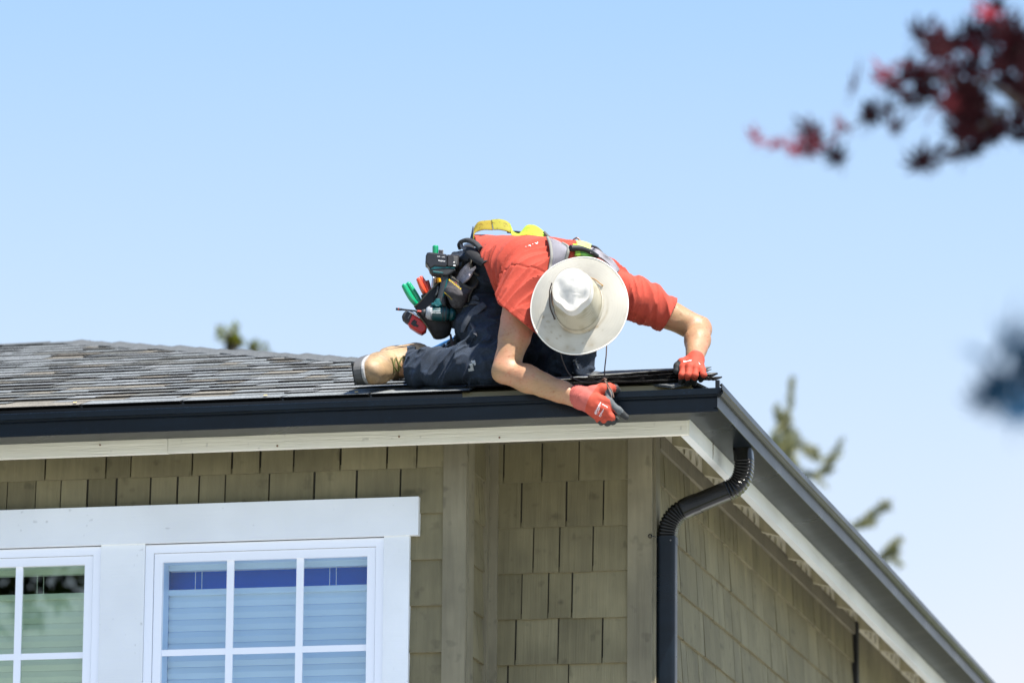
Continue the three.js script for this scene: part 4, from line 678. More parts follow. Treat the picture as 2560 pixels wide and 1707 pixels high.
{
  const h = handL, th = [[-0.1485, 0.1174, -0.115], [-0.1638, 0.1159, -0.105], [-0.1784, 0.103, -0.1], [-0.1791, 0.0832, -0.09]];
  const fi = [[h.i, [-0.1568, 0.0631, -0.064], [-0.166, 0.039, -0.092]], [h.m, [-0.1333, 0.0596, -0.056], [-0.142, 0.0356, -0.09]], [h.r, [-0.109, 0.0591, -0.058], [-0.1184, 0.0368, -0.09]], [h.p, [-0.0823, 0.063, -0.072], [-0.0961, 0.0497, -0.094]]];
  const L = [[J.wrL, h.w, 0.031, 0.03], [h.w, h.i, 0.029, 0.0155], [h.w, h.m, 0.029, 0.0155], [h.w, h.r, 0.029, 0.015], [h.w, h.p, 0.029, 0.014], [h.i, h.m, 0.012], [h.m, h.r, 0.012], [h.r, h.p, 0.0115], [h.w, th[0], 0.026, 0.021], [th[0], th[1], 0.02, 0.0155], [th[1], th[2], 0.015, 0.0135], [th[2], th[3], 0.0138, 0.0125], [th[0], h.i, 0.014]];
  fi.forEach((c) => { for (let i = 0; i < c.length - 1; i++) L.push([c[i], c[i + 1], [0.0118, 0.0108][i], [0.0108, 0.0092][i]]); });
  const tips = fi.map((c, k) => [mixp(c[1], c[2], k === 3 ? 0.35 : 0.75), c[2], 0.0108]); tips.push([mixp(th[1], th[2], 0.75), th[3], 0.0145]);
  const bx = [-0.1316, 0.0867, -0.1], w0 = [-0.1263, 0.141, -0.15], d = unit(sub3([-0.1234, 0.078, -0.085], w0));
  const [gm, f] = glove('glove', L, tips, w0, d, 0.014, [bx[0] - 0.085, bx[1] - 0.085, -0.19], [bx[0] + 0.085, bx[1] + 0.085, -0.03], 'red glove with black fingertips gripping the shingle edge', [[mixp(th[1], th[2], 0.8), th[3], 0.014]], unit([0.2, 0.3, 0.93]));
  const ink = new THREE.MeshStandardMaterial({ map: print(160, 64, (g) => { g.fillStyle = '#f2eef0'; g.font = 'italic bold 42px serif'; g.fillText('Milwaukee', 4, 44, 150); }), transparent: true, alphaTest: 0.3, roughness: 0.7 });
  part('lettering', patch(f, [-0.1588, 0.1213, -0.09], [-0.1255, 0.1205, -0.09], [-0.1247, 0.111, -0.075], [-0.1548, 0.1121, -0.075], 0.001), ink, gm);
  part('lettering', patch(f, [-0.1061, 0.1096, -0.09], [-0.0943, 0.1048, -0.09], [-0.0945, 0.0952, -0.08], [-0.1063, 0.1, -0.08], 0.001), new THREE.MeshStandardMaterial({ map: print(64, 64, (g) => { g.fillStyle = '#f2eef0'; g.beginPath(); g.moveTo(2, 6); g.lineTo(60, 22); g.lineTo(36, 28); g.lineTo(30, 60); g.lineTo(22, 24); g.fill(); }), transparent: true, alphaTest: 0.3, roughness: 0.7 }), gm);
}
// ---- sun hat: wide brim, pinched crown with a mesh band, chin cord
{
  const hat = new THREE.Group(); hat.name = 'hat'; hat.userData.label = 'off-white wide-brimmed sun hat with dirt stains'; person.add(hat);
  const Xc = V(0.975, 0, -0.222); Xc.addScaledVector(headUp, -Xc.dot(headUp)).normalize(); const Zc = Xc.clone().cross(headUp).normalize();   // x to the right, z towards the face
  hat.quaternion.setFromRotationMatrix(new THREE.Matrix4().makeBasis(Xc, headUp, Zc)); hat.position.set(...[-0.4833, 0.2861, 0.115]);
  const st = rng(31), blobs = []; for (let i = 0; i < 46; i++) blobs.push([st() * Math.PI * 2, 0.1 + st() * 0.072, 0.0015 + st() * st() * 0.006, 0.15 + st() * 0.4]);
  const stain = (x, z) => {   // dirt: greasy ring round the crown at the front, spots, a grubby outer edge
    const r = Math.hypot(x, z), a = Math.atan2(x, z); let s = 0.03 + 0.07 * Math.pow(0.5 + 0.5 * Math.cos((r - 0.168) * 2 * Math.PI / 0.0085), 6) * (r > 0.112 ? 1 : 0);
    s += 0.6 * Math.exp(-Math.pow((r - 0.101) / 0.0045, 2)) * Math.max(0, Math.cos(a - 0.45)) * (0.7 + 0.5 * n3(x * 60, 0, z * 60));
    s += 0.42 * Math.max(0, Math.cos(a + 0.2)) * Math.max(0, n3(x * 22, 3, z * 22) + 0.12) ;
    s += 0.3 * Math.exp(-Math.pow((r - 0.166) / 0.003, 2)) * Math.max(0, Math.sin(a * 1 - 0.1)) * Math.max(0, 0.4 + n3(x * 40, 7, z * 40));
    for (const b of blobs) { const dx = x - Math.sin(b[0]) * b[1], dz = z - Math.cos(b[0]) * b[1], q = (dx * dx + dz * dz) / (b[2] * b[2]); if (q < 6) s += b[3] * Math.exp(-q) * (z > -0.02 ? 1 : 0.25); }
    for (const [bx, bz, w, h2, k] of [[-0.106, 0.057, 0.008, 0.004, 0.55], [-0.09, 0.075, 0.011, 0.002, 0.25], [-0.11, 0.035, 0.012, 0.006, 0.2], [-0.075, 0.117, 0.002, 0.002, 0.8], [0.037, 0.096, 0.002, 0.002, 0.6]]) { const q = Math.pow((x - bx) / w, 2) + Math.pow((z - bz) / h2, 2); if (q < 5) s += k * Math.exp(-q); }
    return Math.min(0.85, Math.max(0, s));
  };
  const canvasCol = (x, z, base = [0.5, 0.48, 0.42]) => { const s = stain(x, z), d = [0.24, 0.17, 0.08], g = 1 + 0.05 * n3(x * 30, 9, z * 30); return base.map((v, i) => (v * (1 - s) + d[i] * s) * g); };
  const weave = tex(256, 0.05, (u, v) => 0.5 + 0.3 * Math.sin(u * Math.PI * 2 * 40) + 0.3 * Math.sin(v * Math.PI * 2 * 40) + 0.3 * (fbm(u, v, 30, 30, 2, 95) - 0.5));
  const cloth = std([1, 1, 1], 0.9, { vertexColors: true, bumpMap: weave, bumpScale: 0.0005 });
  const RX = (a) => 0.0945 + 0.004 * Math.cos(2 * a), ringSurf = (rows, colf) => {
    const N = 120, pos = [], idx = [], uv = [], col = [];
    for (const row of rows) for (let i = 0; i <= N; i++) { const a = (i / N) * Math.PI * 2, p = row(a); pos.push(...p); uv.push(p[0], p[2] + p[1]); col.push(...colf(...p, a)); }
    for (let j = 0; j < rows.length - 1; j++) for (let i = 0; i < N; i++) { const o = j * (N + 1) + i, u = o + N + 1; idx.push(o, o + 1, u, o + 1, u + 1, u); }
    return geoFrom(pos, idx, uv, true, col);
  };
  const brimY = (r, a) => { const t = (r - 0.094) / 0.077; return -0.002 - 0.016 * t * t - 0.005 * t * Math.cos(a) + 0.007 * t * t * Math.cos(2 * a + 0.4) + 0.0035 * Math.sin(5 * a + 0.6) * t * t + 0.002 * Math.sin(3 * a) * t + 0.0006 * Math.cos(r * 1400) * (Math.cos(a) > -0.2 ? 1 : 0.4); };
  const rows = []; for (let j = 0; j <= 34; j++) { const t = j / 34; rows.push((a) => { const r = RX(a) - 0.004 + (0.1705 + 0.003 * Math.cos(a * 2 + 0.5) - RX(a) + 0.004) * t; return [r * Math.sin(a), brimY(r, a), r * Math.cos(a)]; }); }
  for (let j = 34; j >= 0; j--) { const t = j / 34; rows.push((a) => { const r = RX(a) - 0.004 + (0.1705 + 0.003 * Math.cos(a * 2 + 0.5) - RX(a) + 0.004) * t; return [r * Math.sin(a), brimY(r, a) - 0.0035, r * Math.cos(a)]; }); }
  part('brim', ringSurf(rows, (x, y, z) => canvasCol(x, z)), cloth, hat);
  const edge = []; for (let i = 0; i < 80; i++) { const a = (i / 80) * Math.PI * 2, r = 0.1705 + 0.003 * Math.cos(a * 2 + 0.5); edge.push([r * Math.sin(a), brimY(r, a) - 0.001, r * Math.cos(a)]); }
  part('brim_binding', tube(edge, 0.0028, 160, 8, true), std([0.7, 0.68, 0.62], 0.9), hat);
  // crown: oval, narrowing to the top, the top sunk inside its rim and pinched twice at the front
  const H = 0.112, cx = -0.012, cz = -0.019;
  const side = (t) => (a) => { const k = 1 - 0.215 * Math.pow(Math.max(0, t), 1.15) + 0.012 * Math.sin(t * Math.PI), fr = Math.max(0, Math.cos(a)), pinch = 1 - 0.16 * t * t * Math.exp(-Math.pow((Math.abs(a > Math.PI ? a - 2 * Math.PI : a) - 0.62) / 0.34, 2)) * 0.9; const r = RX(a) * k * pinch; return [r * Math.sin(a) * 0.93 + cx * t, t * (H + 0.006 * Math.cos(a)), r * Math.cos(a) * 1.04 + cz * t]; };
  const band = []; for (let j = 0; j <= 5; j++) band.push(side(j * 0.035 - 0.02)); part('sweat_band', ringSurf(band.map((f) => (a) => { const p = f(a); return [p[0] * 1.02, p[1], p[2] * 1.02]; }), (x, y, z) => canvasCol(x, z, [0.5, 0.47, 0.38])), cloth, hat);
  const meshTex = tex(256, [0.028, 0.028], (u, v) => { const d = Math.pow(Math.sin(u * Math.PI * 8), 2) * Math.pow(Math.sin(v * Math.PI * 8), 2); const k = 1 - 0.5 * Math.max(0, d - 0.4); return [k, k, k]; }, true);
  const vb = []; for (let j = 0; j <= 10; j++) vb.push(side(0.12 + j * 0.068)); part('mesh_band', ringSurf(vb, (x, y, z) => { const s = 0.25 * Math.max(0, n3(x * 30, y * 30, z * 30)); return [0.38 - s * 0.6, 0.35 - s * 0.6, 0.265 - s * 0.6]; }), std([1, 1, 1], 0.9, { vertexColors: true, map: meshTex }), hat);
  const top = []; for (let j = 0; j <= 5; j++) top.push(side(0.8 + j * 0.04));
  const rim = side(1);
  for (let j = 0; j <= 22; j++) { const s = 1 - j / 22; top.push((a) => { const p = rim(a), aa = a > Math.PI ? a - 2 * Math.PI : a, x = cx + (p[0] - cx) * s, z = cz + (p[2] - cz) * s; let y = p[1] * 1 + 0.002 * Math.sin(Math.min(1, (1 - s) * 9) * Math.PI); const bl = Math.min(1, (1 - s) * 3.2); y = H + (p[1] - H) * s + 0.009 * (1 - s * s); for (const [dx, dz, w, d] of [[-0.04, 0.022, 0.03, 0.017], [0.026, 0.026, 0.027, 0.016], [-0.056, -0.032, 0.016, 0.006]]) y -= d * bl * Math.exp(-(Math.pow((x - dx) / w, 2) + Math.pow((z - dz) / (w * 1.25), 2))); y += 0.0016 * n3(x * 45, 2, z * 45) * bl + 0.004 * bl * Math.exp(-Math.pow((x - 0.004) / 0.012, 2)) * (z > 0 ? 1 : 0.3); return [x, y, z]; }); }
  part('crown', ringSurf(top, (x, y, z) => { const s = Math.max(0, 0.3 * n3(x * 50, 5, z * 50) - 0.14) * (z > 0.01 ? 1 : 0.2); return [0.52 - s, 0.51 - s, 0.48 - s * 1.2]; }), cloth, hat);
  const rimP = []; for (let i = 0; i < 60; i++) rimP.push(rim((i / 60) * Math.PI * 2)); part('crown_seam', tube(rimP, 0.0008, 120, 6, true), std([0.42, 0.38, 0.3], 0.95), hat);
  // cord lying over the brim, knotted below the chin
  const cordM = std([0.045, 0.022, 0.015], 0.6), cordO = std([0.36, 0.2, 0.06], 0.6), onBrim = (x, z, h = 0.0035) => [x, brimY(Math.max(0.096, Math.hypot(x, z)), Math.atan2(x, z)) + h, z];
  part('cord', [tube([[-0.088, 0.045, -0.066], [-0.098, 0.024, -0.04], [-0.099, 0.008, -0.01], onBrim(-0.098, 0.008, 0.005), onBrim(-0.083, 0.049)], 0.0021, 30, 8), new THREE.SphereGeometry(0.0034, 10, 8).translate(...onBrim(-0.083, 0.049))], cordM, hat);
  part('cord', [tube([[0.035, 0.012, -0.093], onBrim(0.055, -0.088, 0.006), onBrim(0.082, -0.066)], 0.0019, 20, 8), new THREE.SphereGeometry(0.0032, 10, 8).translate(...onBrim(0.082, -0.066))], cordO, hat);
  const inv = new THREE.Matrix4().compose(hat.position, hat.quaternion, V(1, 1, 1)).invert(), loc = (p) => { const v = V(p).applyMatrix4(inv); return [v.x, v.y, v.z]; };
  const grey = std([0.075, 0.06, 0.06], 0.7);
  part('cord', tube([[-0.5817, 0.1647, -0.03], [-0.5673, 0.1162, -0.03], [-0.5447, 0.0731, -0.02], [-0.5172, 0.0499, -0.01], [-0.4698, 0.0361, 0], [-0.4129, 0.0399, 0.02]].map(loc), 0.002, 50, 8), grey, hat);
  part('cord', tube([[-0.4086, 0.1668, 0], [-0.4078, 0.1271, 0.01], [-0.4105, 0.08, 0.02], [-0.4093, 0.0403, 0.03]].map(loc), 0.0022, 30, 8), cordM, hat);
  part('cord', [new THREE.TorusKnotGeometry(0.005, 0.0026, 48, 8).translate(...loc([-0.4092, 0.0368, 0.035])), tube([[-0.4092, 0.0368, 0.035], [-0.3919, 0.0061, 0.06], [-0.3776, -0.0224, 0.075], [-0.37, -0.0485, 0.08]].map(loc), 0.0019, 24, 8), tube([[-0.4062, 0.0347, 0.035], [-0.3854, 0.0055, 0.062], [-0.3709, -0.0178, 0.076], [-0.3656, -0.0366, 0.082]].map(loc), 0.0019, 24, 8), tube([[-0.4123, 0.0379, 0.03], [-0.4208, 0.0342, 0.03], [-0.4253, 0.0274, 0.03]].map(loc), 0.0025, 10, 8)], std([0.12, 0.07, 0.05], 0.7), hat);
}
// ---- safety harness: bright webbing, grey padded straps, black buckles
{
  const ha = new THREE.Group(); ha.name = 'harness'; ha.userData.label = 'yellow-green webbing harness with grey padded straps'; person.add(ha);
  const webT = tex(256, [0.05, 0.05], (u, v) => { const k = 0.86 + 0.14 * Math.sin(u * Math.PI * 2 * 18) * Math.sin(v * Math.PI * 2 * 9), s = Math.max(0, fbm(u, v, 6, 6, 3, 97) - 0.62); return [k - s, k - s * 1.3, k - s * 1.3]; }, true);
  const lime = std([0.48, 0.74, 0.03], 0.75, { map: webT }), ochre = std([0.42, 0.31, 0.02], 0.8, { map: webT }), grey = std([0.27, 0.26, 0.29], 0.9, { bumpMap: knit, bumpScale: 0.0006 }), trim = std([0.09, 0.09, 0.08], 0.85), black = std([0.012, 0.012, 0.014], 0.6), metal = std([0.55, 0.53, 0.5], 0.3, { metalness: 1 });
  part('webbing', ribbon([[-0.9921, 0.6567, -0.44], [-0.9915, 0.6913, -0.45], [-0.9898, 0.7097, -0.46], [-0.9727, 0.7278, -0.45], [-0.948, 0.7294, -0.44], [-0.9196, 0.7278, -0.43]], [[-0.9746, 0.6407, -0.4], [-0.9797, 0.6705, -0.41], [-0.9765, 0.6838, -0.42], [-0.9653, 0.6883, -0.42], [-0.9432, 0.69, -0.41], [-0.9073, 0.6851, -0.4]], 0.003, 40, 4), ochre, ha);  // inner face of the webbing, here and next, its shade put in the colour
  part('webbing', ribbon([[-0.9196, 0.7293, -0.43], [-0.891, 0.7301, -0.43], [-0.8686, 0.7236, -0.43], [-0.8531, 0.713, -0.43]], [[-0.9056, 0.6865, -0.4], [-0.8838, 0.6856, -0.4], [-0.8589, 0.6795, -0.4], [-0.8415, 0.6721, -0.4]], 0.0036, 24, 4), std([0.36, 0.33, 0.02], 0.8, { map: webT }), ha);
  part('webbing', ribbon([[-0.8531, 0.7135, -0.43], [-0.8438, 0.6941, -0.42], [-0.8292, 0.6728, -0.4], [-0.8143, 0.6667, -0.4], [-0.8065, 0.6813, -0.42], [-0.7903, 0.7033, -0.43], [-0.7621, 0.7002, -0.42], [-0.7353, 0.6823, -0.4], [-0.7181, 0.6656, -0.39], [-0.7017, 0.6381, -0.37]], [[-0.8404, 0.6721, -0.395], [-0.8343, 0.6597, -0.385], [-0.8257, 0.6537, -0.38], [-0.8085, 0.6538, -0.375], [-0.7913, 0.656, -0.375], [-0.7704, 0.6544, -0.37], [-0.7459, 0.6476, -0.36], [-0.7275, 0.6403, -0.355], [-0.7116, 0.6328, -0.35], [-0.6976, 0.6263, -0.345]], 0.003, 60, 5), lime, ha);
  part('strap', ribbon([[-0.992, 0.7137, -0.45], [-0.9972, 0.6841, -0.45], [-1.0046, 0.65, -0.43], [-1.0171, 0.6408, -0.42]], [[-0.9751, 0.637, -0.4], [-0.9775, 0.6296, -0.4], [-0.9849, 0.6275, -0.4], [-1.0073, 0.6309, -0.4]], 0.004, 20, 4), std([0.02, 0.04, 0.075], 0.8), ha);
  part('strap', tube([[-0.7137, 0.6614, -0.37], [-0.6919, 0.6381, -0.35], [-0.6678, 0.6238, -0.33], [-0.6461, 0.6073, -0.31], [-0.6245, 0.5944, -0.29]], 0.0055, 30, 8), trim, ha);
  part('strap', tube([[-0.8631, 0.6859, -0.44], [-0.8261, 0.68, -0.43], [-0.804, 0.6738, -0.42]], 0.005, 16, 8), black, ha);
  const sn2 = (p, o) => meet(shirtF, p, o);
  const padA = [[-0.6852, 0.6227, -0.3], [-0.6645, 0.5922, -0.24], [-0.6455, 0.5509, -0.18], [-0.6331, 0.5098, -0.13], [-0.6262, 0.4692, -0.08], [-0.6223, 0.4382, -0.05]].map((p) => sn2(p, 0.006)), padB = [[-0.6273, 0.5947, -0.28], [-0.5946, 0.5675, -0.22], [-0.5846, 0.5409, -0.18], [-0.5806, 0.5147, -0.14], [-0.5734, 0.4718, -0.08], [-0.5704, 0.436, -0.05]].map((p) => sn2(p, 0.006));
  part('shoulder_pad', ribbon(padA, padB, 0.008, 30, 6, 0.004), grey, ha);
  for (const e of [padA, padB]) part('binding', tube(e.map((p) => add(p, [0.0, 0.002, 0.003])), 0.0058, 30, 8), std([0.2, 0.2, 0.18], 0.9), ha);
  part('shoulder_pad', ribbon([[-0.5132, 0.5708, -0.25], [-0.4876, 0.5509, -0.21], [-0.4563, 0.5302, -0.2], [-0.4253, 0.5025, -0.18], [-0.3927, 0.4606, -0.14]].map((p) => sn2(p, 0.018)), [[-0.5143, 0.5422, -0.21], [-0.4885, 0.5246, -0.18], [-0.4575, 0.5042, -0.16], [-0.429, 0.4767, -0.14], [-0.3988, 0.4399, -0.1]].map((p) => sn2(p, 0.018)), 0.008, 30, 6, 0.004), grey, ha);
  part('strap', tube([[-0.516, 0.5723, -0.24], [-0.4898, 0.5581, -0.22], [-0.4706, 0.5379, -0.21], [-0.455, 0.5228, -0.2]], [0.006, 0.0065, 0.006, 0.005], 24, 8), black, ha);
  part('webbing', ribbon([sn2([-0.5642, 0.5894, -0.22], 0.012), sn2([-0.5365, 0.5823, -0.21], 0.012), sn2([-0.5075, 0.569, -0.2], 0.012)], [sn2([-0.5518, 0.5542, -0.18], 0.012), sn2([-0.5288, 0.5484, -0.175], 0.012), sn2([-0.5022, 0.5425, -0.17], 0.012)], 0.006, 16, 4, 0.006), std([0.62, 0.8, 0.2], 0.7, { map: webT }), ha);
  part('webbing', ribbon([sn2([-0.5732, 0.5743, -0.2], 0.012), sn2([-0.5635, 0.5726, -0.2], 0.012), sn2([-0.5567, 0.5735, -0.2], 0.012)], [sn2([-0.5688, 0.5573, -0.18], 0.012), sn2([-0.5591, 0.555, -0.18], 0.012), sn2([-0.5523, 0.5542, -0.18], 0.012)], 0.004, 8, 3), lime, ha);
  part('webbing', ribbon([sn2([-0.5515, 0.5503, -0.19], 0.012), sn2([-0.5271, 0.5456, -0.19], 0.012), sn2([-0.4979, 0.5322, -0.19], 0.012)], [sn2([-0.5616, 0.5255, -0.17], 0.012), sn2([-0.5228, 0.5214, -0.17], 0.012), sn2([-0.4863, 0.5174, -0.17], 0.012)], 0.003, 10, 3), std([0.06, 0.2, 0.02], 0.7), ha);
  part('webbing', ribbon([sn2([-0.5547, 0.5425, -0.16], 0.012), sn2([-0.547, 0.545, -0.16], 0.012), sn2([-0.5402, 0.5418, -0.16], 0.012)], [sn2([-0.5549, 0.5207, -0.15], 0.012), sn2([-0.544, 0.5178, -0.15], 0.012), sn2([-0.5318, 0.5197, -0.15], 0.012)], 0.003, 8, 3), std([0.2, 0.36, 0.03], 0.7), ha);
  part('strap', tube([sn2([-0.5807, 0.5577, -0.19], 0.012), sn2([-0.5445, 0.5526, -0.18], 0.012), sn2([-0.5128, 0.5415, -0.18], 0.012), sn2([-0.4812, 0.5219, -0.18], 0.012)], [0.012, 0.011, 0.01, 0.008], 24, 8), black, ha);
  part('buckle', [tube([[-0.5769, 0.5818, -0.2], [-0.5685, 0.5912, -0.2], [-0.5587, 0.5956, -0.2], [-0.5477, 0.5854, -0.2], [-0.5516, 0.5759, -0.19], [-0.5662, 0.5741, -0.19]], 0.0032, 30, 6, true), tube([[-0.5685, 0.5912, -0.2], [-0.5565, 0.5713, -0.19]], 0.003, 6, 6)], std([0.16, 0.1, 0.08], 0.4, { metalness: 0.6 }), ha);
  part('ring', new THREE.TorusGeometry(0.011, 0.0026, 8, 24).rotateX(0.5).translate(...[-0.5693, 0.5358, -0.16]), metal, ha);
}

// ---------------------------------------------------------------- tool belt and what it holds
// every tool is built round its own base, turned a little to the street; Q() gives its local plan in metres
const YAW = 0.224, MP = 2.379e-4;
const Q = (ox, oy) => (x, y, z = 0) => [(x - ox) * MP, (oy - y) * MP, z];
const Q2 = (ox, oy) => (x, y) => [(x - ox) * MP, (oy - y) * MP];
const canvasB = tex(256, 0.1, (u, v) => { const a = fbm(u, v, 60, 60, 2, 101), b = fbm(u, v, 6, 6, 4, 102); const k = 0.7 + 0.35 * (a - 0.5) + 0.4 * (b - 0.5); return [k, k, k]; }, true);
const fuzz = (r, s) => { const q = rng(s), o = q() * 9; return (t, a) => r * (1 + 0.35 * n3(t * 60 + o, Math.cos(a) * 1.5, Math.sin(a) * 1.5)); };
{
  const t = thing('tool_belt', 'black tool belt with two open pouches hanging at the kneeling person\'s hip', 'tool belt', [-1.0104, 0.5166, -0.33]); t.rotation.y = YAW;
  const q = Q(900, 500), q2 = Q2(900, 500);
  const blk = std([0.022, 0.022, 0.026], 0.85, { map: canvasB }), gry = std([0.1, 0.094, 0.102], 0.9, { map: canvasB }), bind = std([0.13, 0.125, 0.105], 0.95, { map: canvasB });
  // belt round the waist, with the padded loop at the back
  part('belt', ribbon([q(1010, 30, -0.12), q(960, 80, -0.03), q(950, 180, 0.05), q(1010, 330, 0.1), q(1130, 470, 0.14), q(1240, 560, 0.17)], [q(1110, 20, -0.1), q(1110, 100, -0.01), q(1120, 190, 0.07), q(1170, 300, 0.12), q(1260, 420, 0.16), q(1330, 500, 0.19)], 0.012, 40, 5, 0.006), blk, t);
  part('belt_loop', tube([q(900, 150, 0.02), q(885, 100, 0.03), q(930, 72, 0.06), q(1030, 85, 0.09), q(1130, 150, 0.11), q(1215, 250, 0.13)], [0.006, 0.0075, 0.008, 0.0095, 0.011, 0.009], 40, 10), std([0.05, 0.055, 0.062], 0.8, { map: canvasB }), t);
  part('belt_loop', tube([q(925, 110, 0.05), q(935, 160, 0.06), q(970, 190, 0.07), q(1005, 215, 0.08)], 0.006, 20, 8), std([0.12, 0.12, 0.13], 0.8), t);
  part('strap', ribbon([q(890, 280, 0.03), q(960, 290, 0.06), q(1060, 330, 0.1)], [q(890, 360, 0.03), q(950, 370, 0.06), q(1030, 400, 0.1)], 0.006, 14, 3), blk, t);
  // front pouch: rim, bulging panel, print
  const rimF = [q(760, 470, 0.03), q(772, 590, 0.055), q(850, 680, 0.075), q(980, 770, 0.085), q(1085, 800, 0.08), q(1150, 730, 0.06), q(1165, 590, 0.04), q(1085, 470, 0.03), q(1060, 300, 0.02), q(960, 310, 0.012), q(935, 400, 0.008), q(840, 430, 0.012)];
  const midF = [q(690, 750, 0.03), q(672, 830, 0.07), q(760, 880, 0.105), q(880, 930, 0.115), q(985, 930, 0.105), q(1050, 880, 0.08), q(1080, 800, 0.05), q(1060, 720, 0.03), q(1000, 640, 0.01), q(920, 620, 0.0), q(850, 630, 0), q(750, 670, 0.01)];
  const lowF = [q(760, 1000, 0.04), q(775, 1040, 0.06), q(830, 1065, 0.078), q(890, 1070, 0.08), q(950, 1060, 0.075), q(985, 1030, 0.062), q(1000, 990, 0.045), q(980, 960, 0.03), q(940, 950, 0.02), q(890, 950, 0.018), q(840, 950, 0.02), q(790, 970, 0.03)];
  const botF = [q(795, 1060, 0.045), q(810, 1080, 0.055), q(850, 1094, 0.062), q(890, 1095, 0.063), q(930, 1092, 0.06), q(955, 1080, 0.054), q(965, 1060, 0.045), q(955, 1040, 0.038), q(925, 1035, 0.034), q(890, 1035, 0.033), q(850, 1038, 0.035), q(815, 1045, 0.038)];
  part('pouch', bag([rimF, midF, lowF, botF], 0.004), gry, t, 'grey pouch with yellow lettering');
  part('rim_binding', tube(rimF, fuzz(0.0046, 3), 160, 8, true), bind, t);
  part('rim_binding', tube([q(1060, 300, 0.025), q(1075, 400, 0.05), q(1085, 500, 0.06), q(1130, 560, 0.065), q(1185, 585, 0.06)], fuzz(0.0045, 4), 60, 8), bind, t);
  part('rim_binding', tube([q(960, 310, 0.05), q(1020, 265, 0.065), q(1090, 265, 0.07), q(1150, 280, 0.07), q(1140, 340, 0.07)], fuzz(0.0048, 5), 60, 8), bind, t);
  part('side_seam', tube([q(1090, 810, 0.078), q(1055, 900, 0.075), q(1035, 990, 0.06)], fuzz(0.0035, 6), 40, 8), bind, t);
  part('rag', ribbon([q(850, 630, 0.035), q(930, 500, 0.05), q(1010, 420, 0.055), q(1050, 380, 0.05)], [q(945, 725, 0.062), q(1040, 650, 0.075), q(1095, 570, 0.072), q(1110, 500, 0.06)], 0.01, 24, 6, 0.008), std([0.8, 0.72, 0.78], 0.9, { map: canvasB }), t, 'folded pale grey rag stuffed into the pouch');
  part('rag', ribbon([q(1040, 520, 0.06), q(1090, 480, 0.07), q(1140, 450, 0.07)], [q(1060, 560, 0.06), q(1110, 530, 0.07), q(1145, 490, 0.07)], 0.006, 14, 4, 0.004), std([0.45, 0.42, 0.45], 0.9), t);
  const ptxt = print(256, 128, (g) => { g.fillStyle = '#d8b81c'; g.font = 'bold 40px sans-serif'; g.fillText('NICRO', 2, 62, 112); g.fillText('GOLD', 146, 62, 106); g.lineWidth = 7; g.strokeStyle = '#d8b81c'; g.beginPath(); g.moveTo(116, 50); g.lineTo(124, 64); g.lineTo(144, 34); g.stroke(); g.strokeStyle = '#a82a22'; g.lineWidth = 5; g.beginPath(); g.arc(128, 30, 20, Math.PI * 0.95, Math.PI * 2.15); g.stroke(); });
  const pm = new THREE.MeshStandardMaterial({ map: ptxt, transparent: true, alphaTest: 0.3, roughness: 0.8 });
  const label = (a, b, c, d) => { const g = new THREE.PlaneGeometry(1, 1, 8, 4), p = g.attributes.position; for (let i = 0; i < p.count; i++) { const u = p.getX(i) + 0.5, v = 0.5 - p.getY(i), w = [0, 1, 2].map((k) => (a[k] * (1 - u) + b[k] * u) * (1 - v) + (d[k] * (1 - u) + c[k] * u) * v); p.setXYZ(i, w[0], w[1], w[2] + 0.004 * Math.sin(u * Math.PI)); } g.computeVertexNormals(); return g; };
  part('lettering', label(q(760, 640, 0.085), q(950, 825, 0.116), q(900, 910, 0.121), q(705, 735, 0.092)), pm, t);
  part('lettering', label(q(680, 860, 0.084), q(805, 990, 0.1), q(795, 1008, 0.1), q(672, 880, 0.084)), new THREE.MeshStandardMaterial({ map: print(256, 32, (g) => { g.fillStyle = '#c9a91a'; g.font = 'bold 24px sans-serif'; g.fillText('WORKWEAR PRODUCTS', 2, 24, 250); }), transparent: true, alphaTest: 0.3, roughness: 0.8 }), t);
  // rear pouch, deep and black
  const rimB = [q(232, 1000, -0.02), q(330, 935, 0.015), q(430, 830, 0.03), q(510, 750, 0.03), q(590, 670, 0.02), q(640, 640, -0.02), q(600, 700, -0.06), q(480, 790, -0.075), q(340, 830, -0.075), q(290, 900, -0.06)];
  const midB = [q(262, 1080, -0.02), q(370, 1110, 0.025), q(500, 1090, 0.045), q(620, 1050, 0.045), q(720, 980, 0.03), q(760, 940, -0.02), q(740, 950, -0.07), q(600, 1000, -0.09), q(430, 1020, -0.09), q(310, 1040, -0.06)];
  const lowB = [q(440, 1330, -0.02), q(490, 1370, 0.01), q(580, 1390, 0.03), q(680, 1370, 0.03), q(760, 1320, 0.02), q(795, 1280, -0.02), q(770, 1280, -0.06), q(680, 1300, -0.07), q(560, 1320, -0.07), q(480, 1330, -0.05)];
  const botB = [q(535, 1480, -0.02), q(570, 1495, 0.0), q(620, 1505, 0.01), q(680, 1495, 0.01), q(740, 1450, 0.0), q(768, 1410, -0.02), q(745, 1420, -0.04), q(680, 1450, -0.05), q(620, 1465, -0.05), q(560, 1475, -0.04)];
  part('pouch', bag([rimB, midB, lowB, botB], 0.004), blk, t, 'black rear pouch full of pliers');
  part('rim_binding', tube(rimB, fuzz(0.0026, 8), 140, 6, true), std([0.09, 0.085, 0.06], 0.9), t);
  part('pocket', bag([[q(325, 815, -0.03), q(390, 800, -0.005), q(480, 785, 0.005), q(560, 690, 0.0), q(470, 760, -0.05), q(350, 790, -0.06)], [q(350, 940, -0.03), q(420, 930, 0.0), q(500, 900, 0.01), q(570, 800, 0.0), q(480, 880, -0.05), q(390, 920, -0.06)]], 0.003), blk, t);
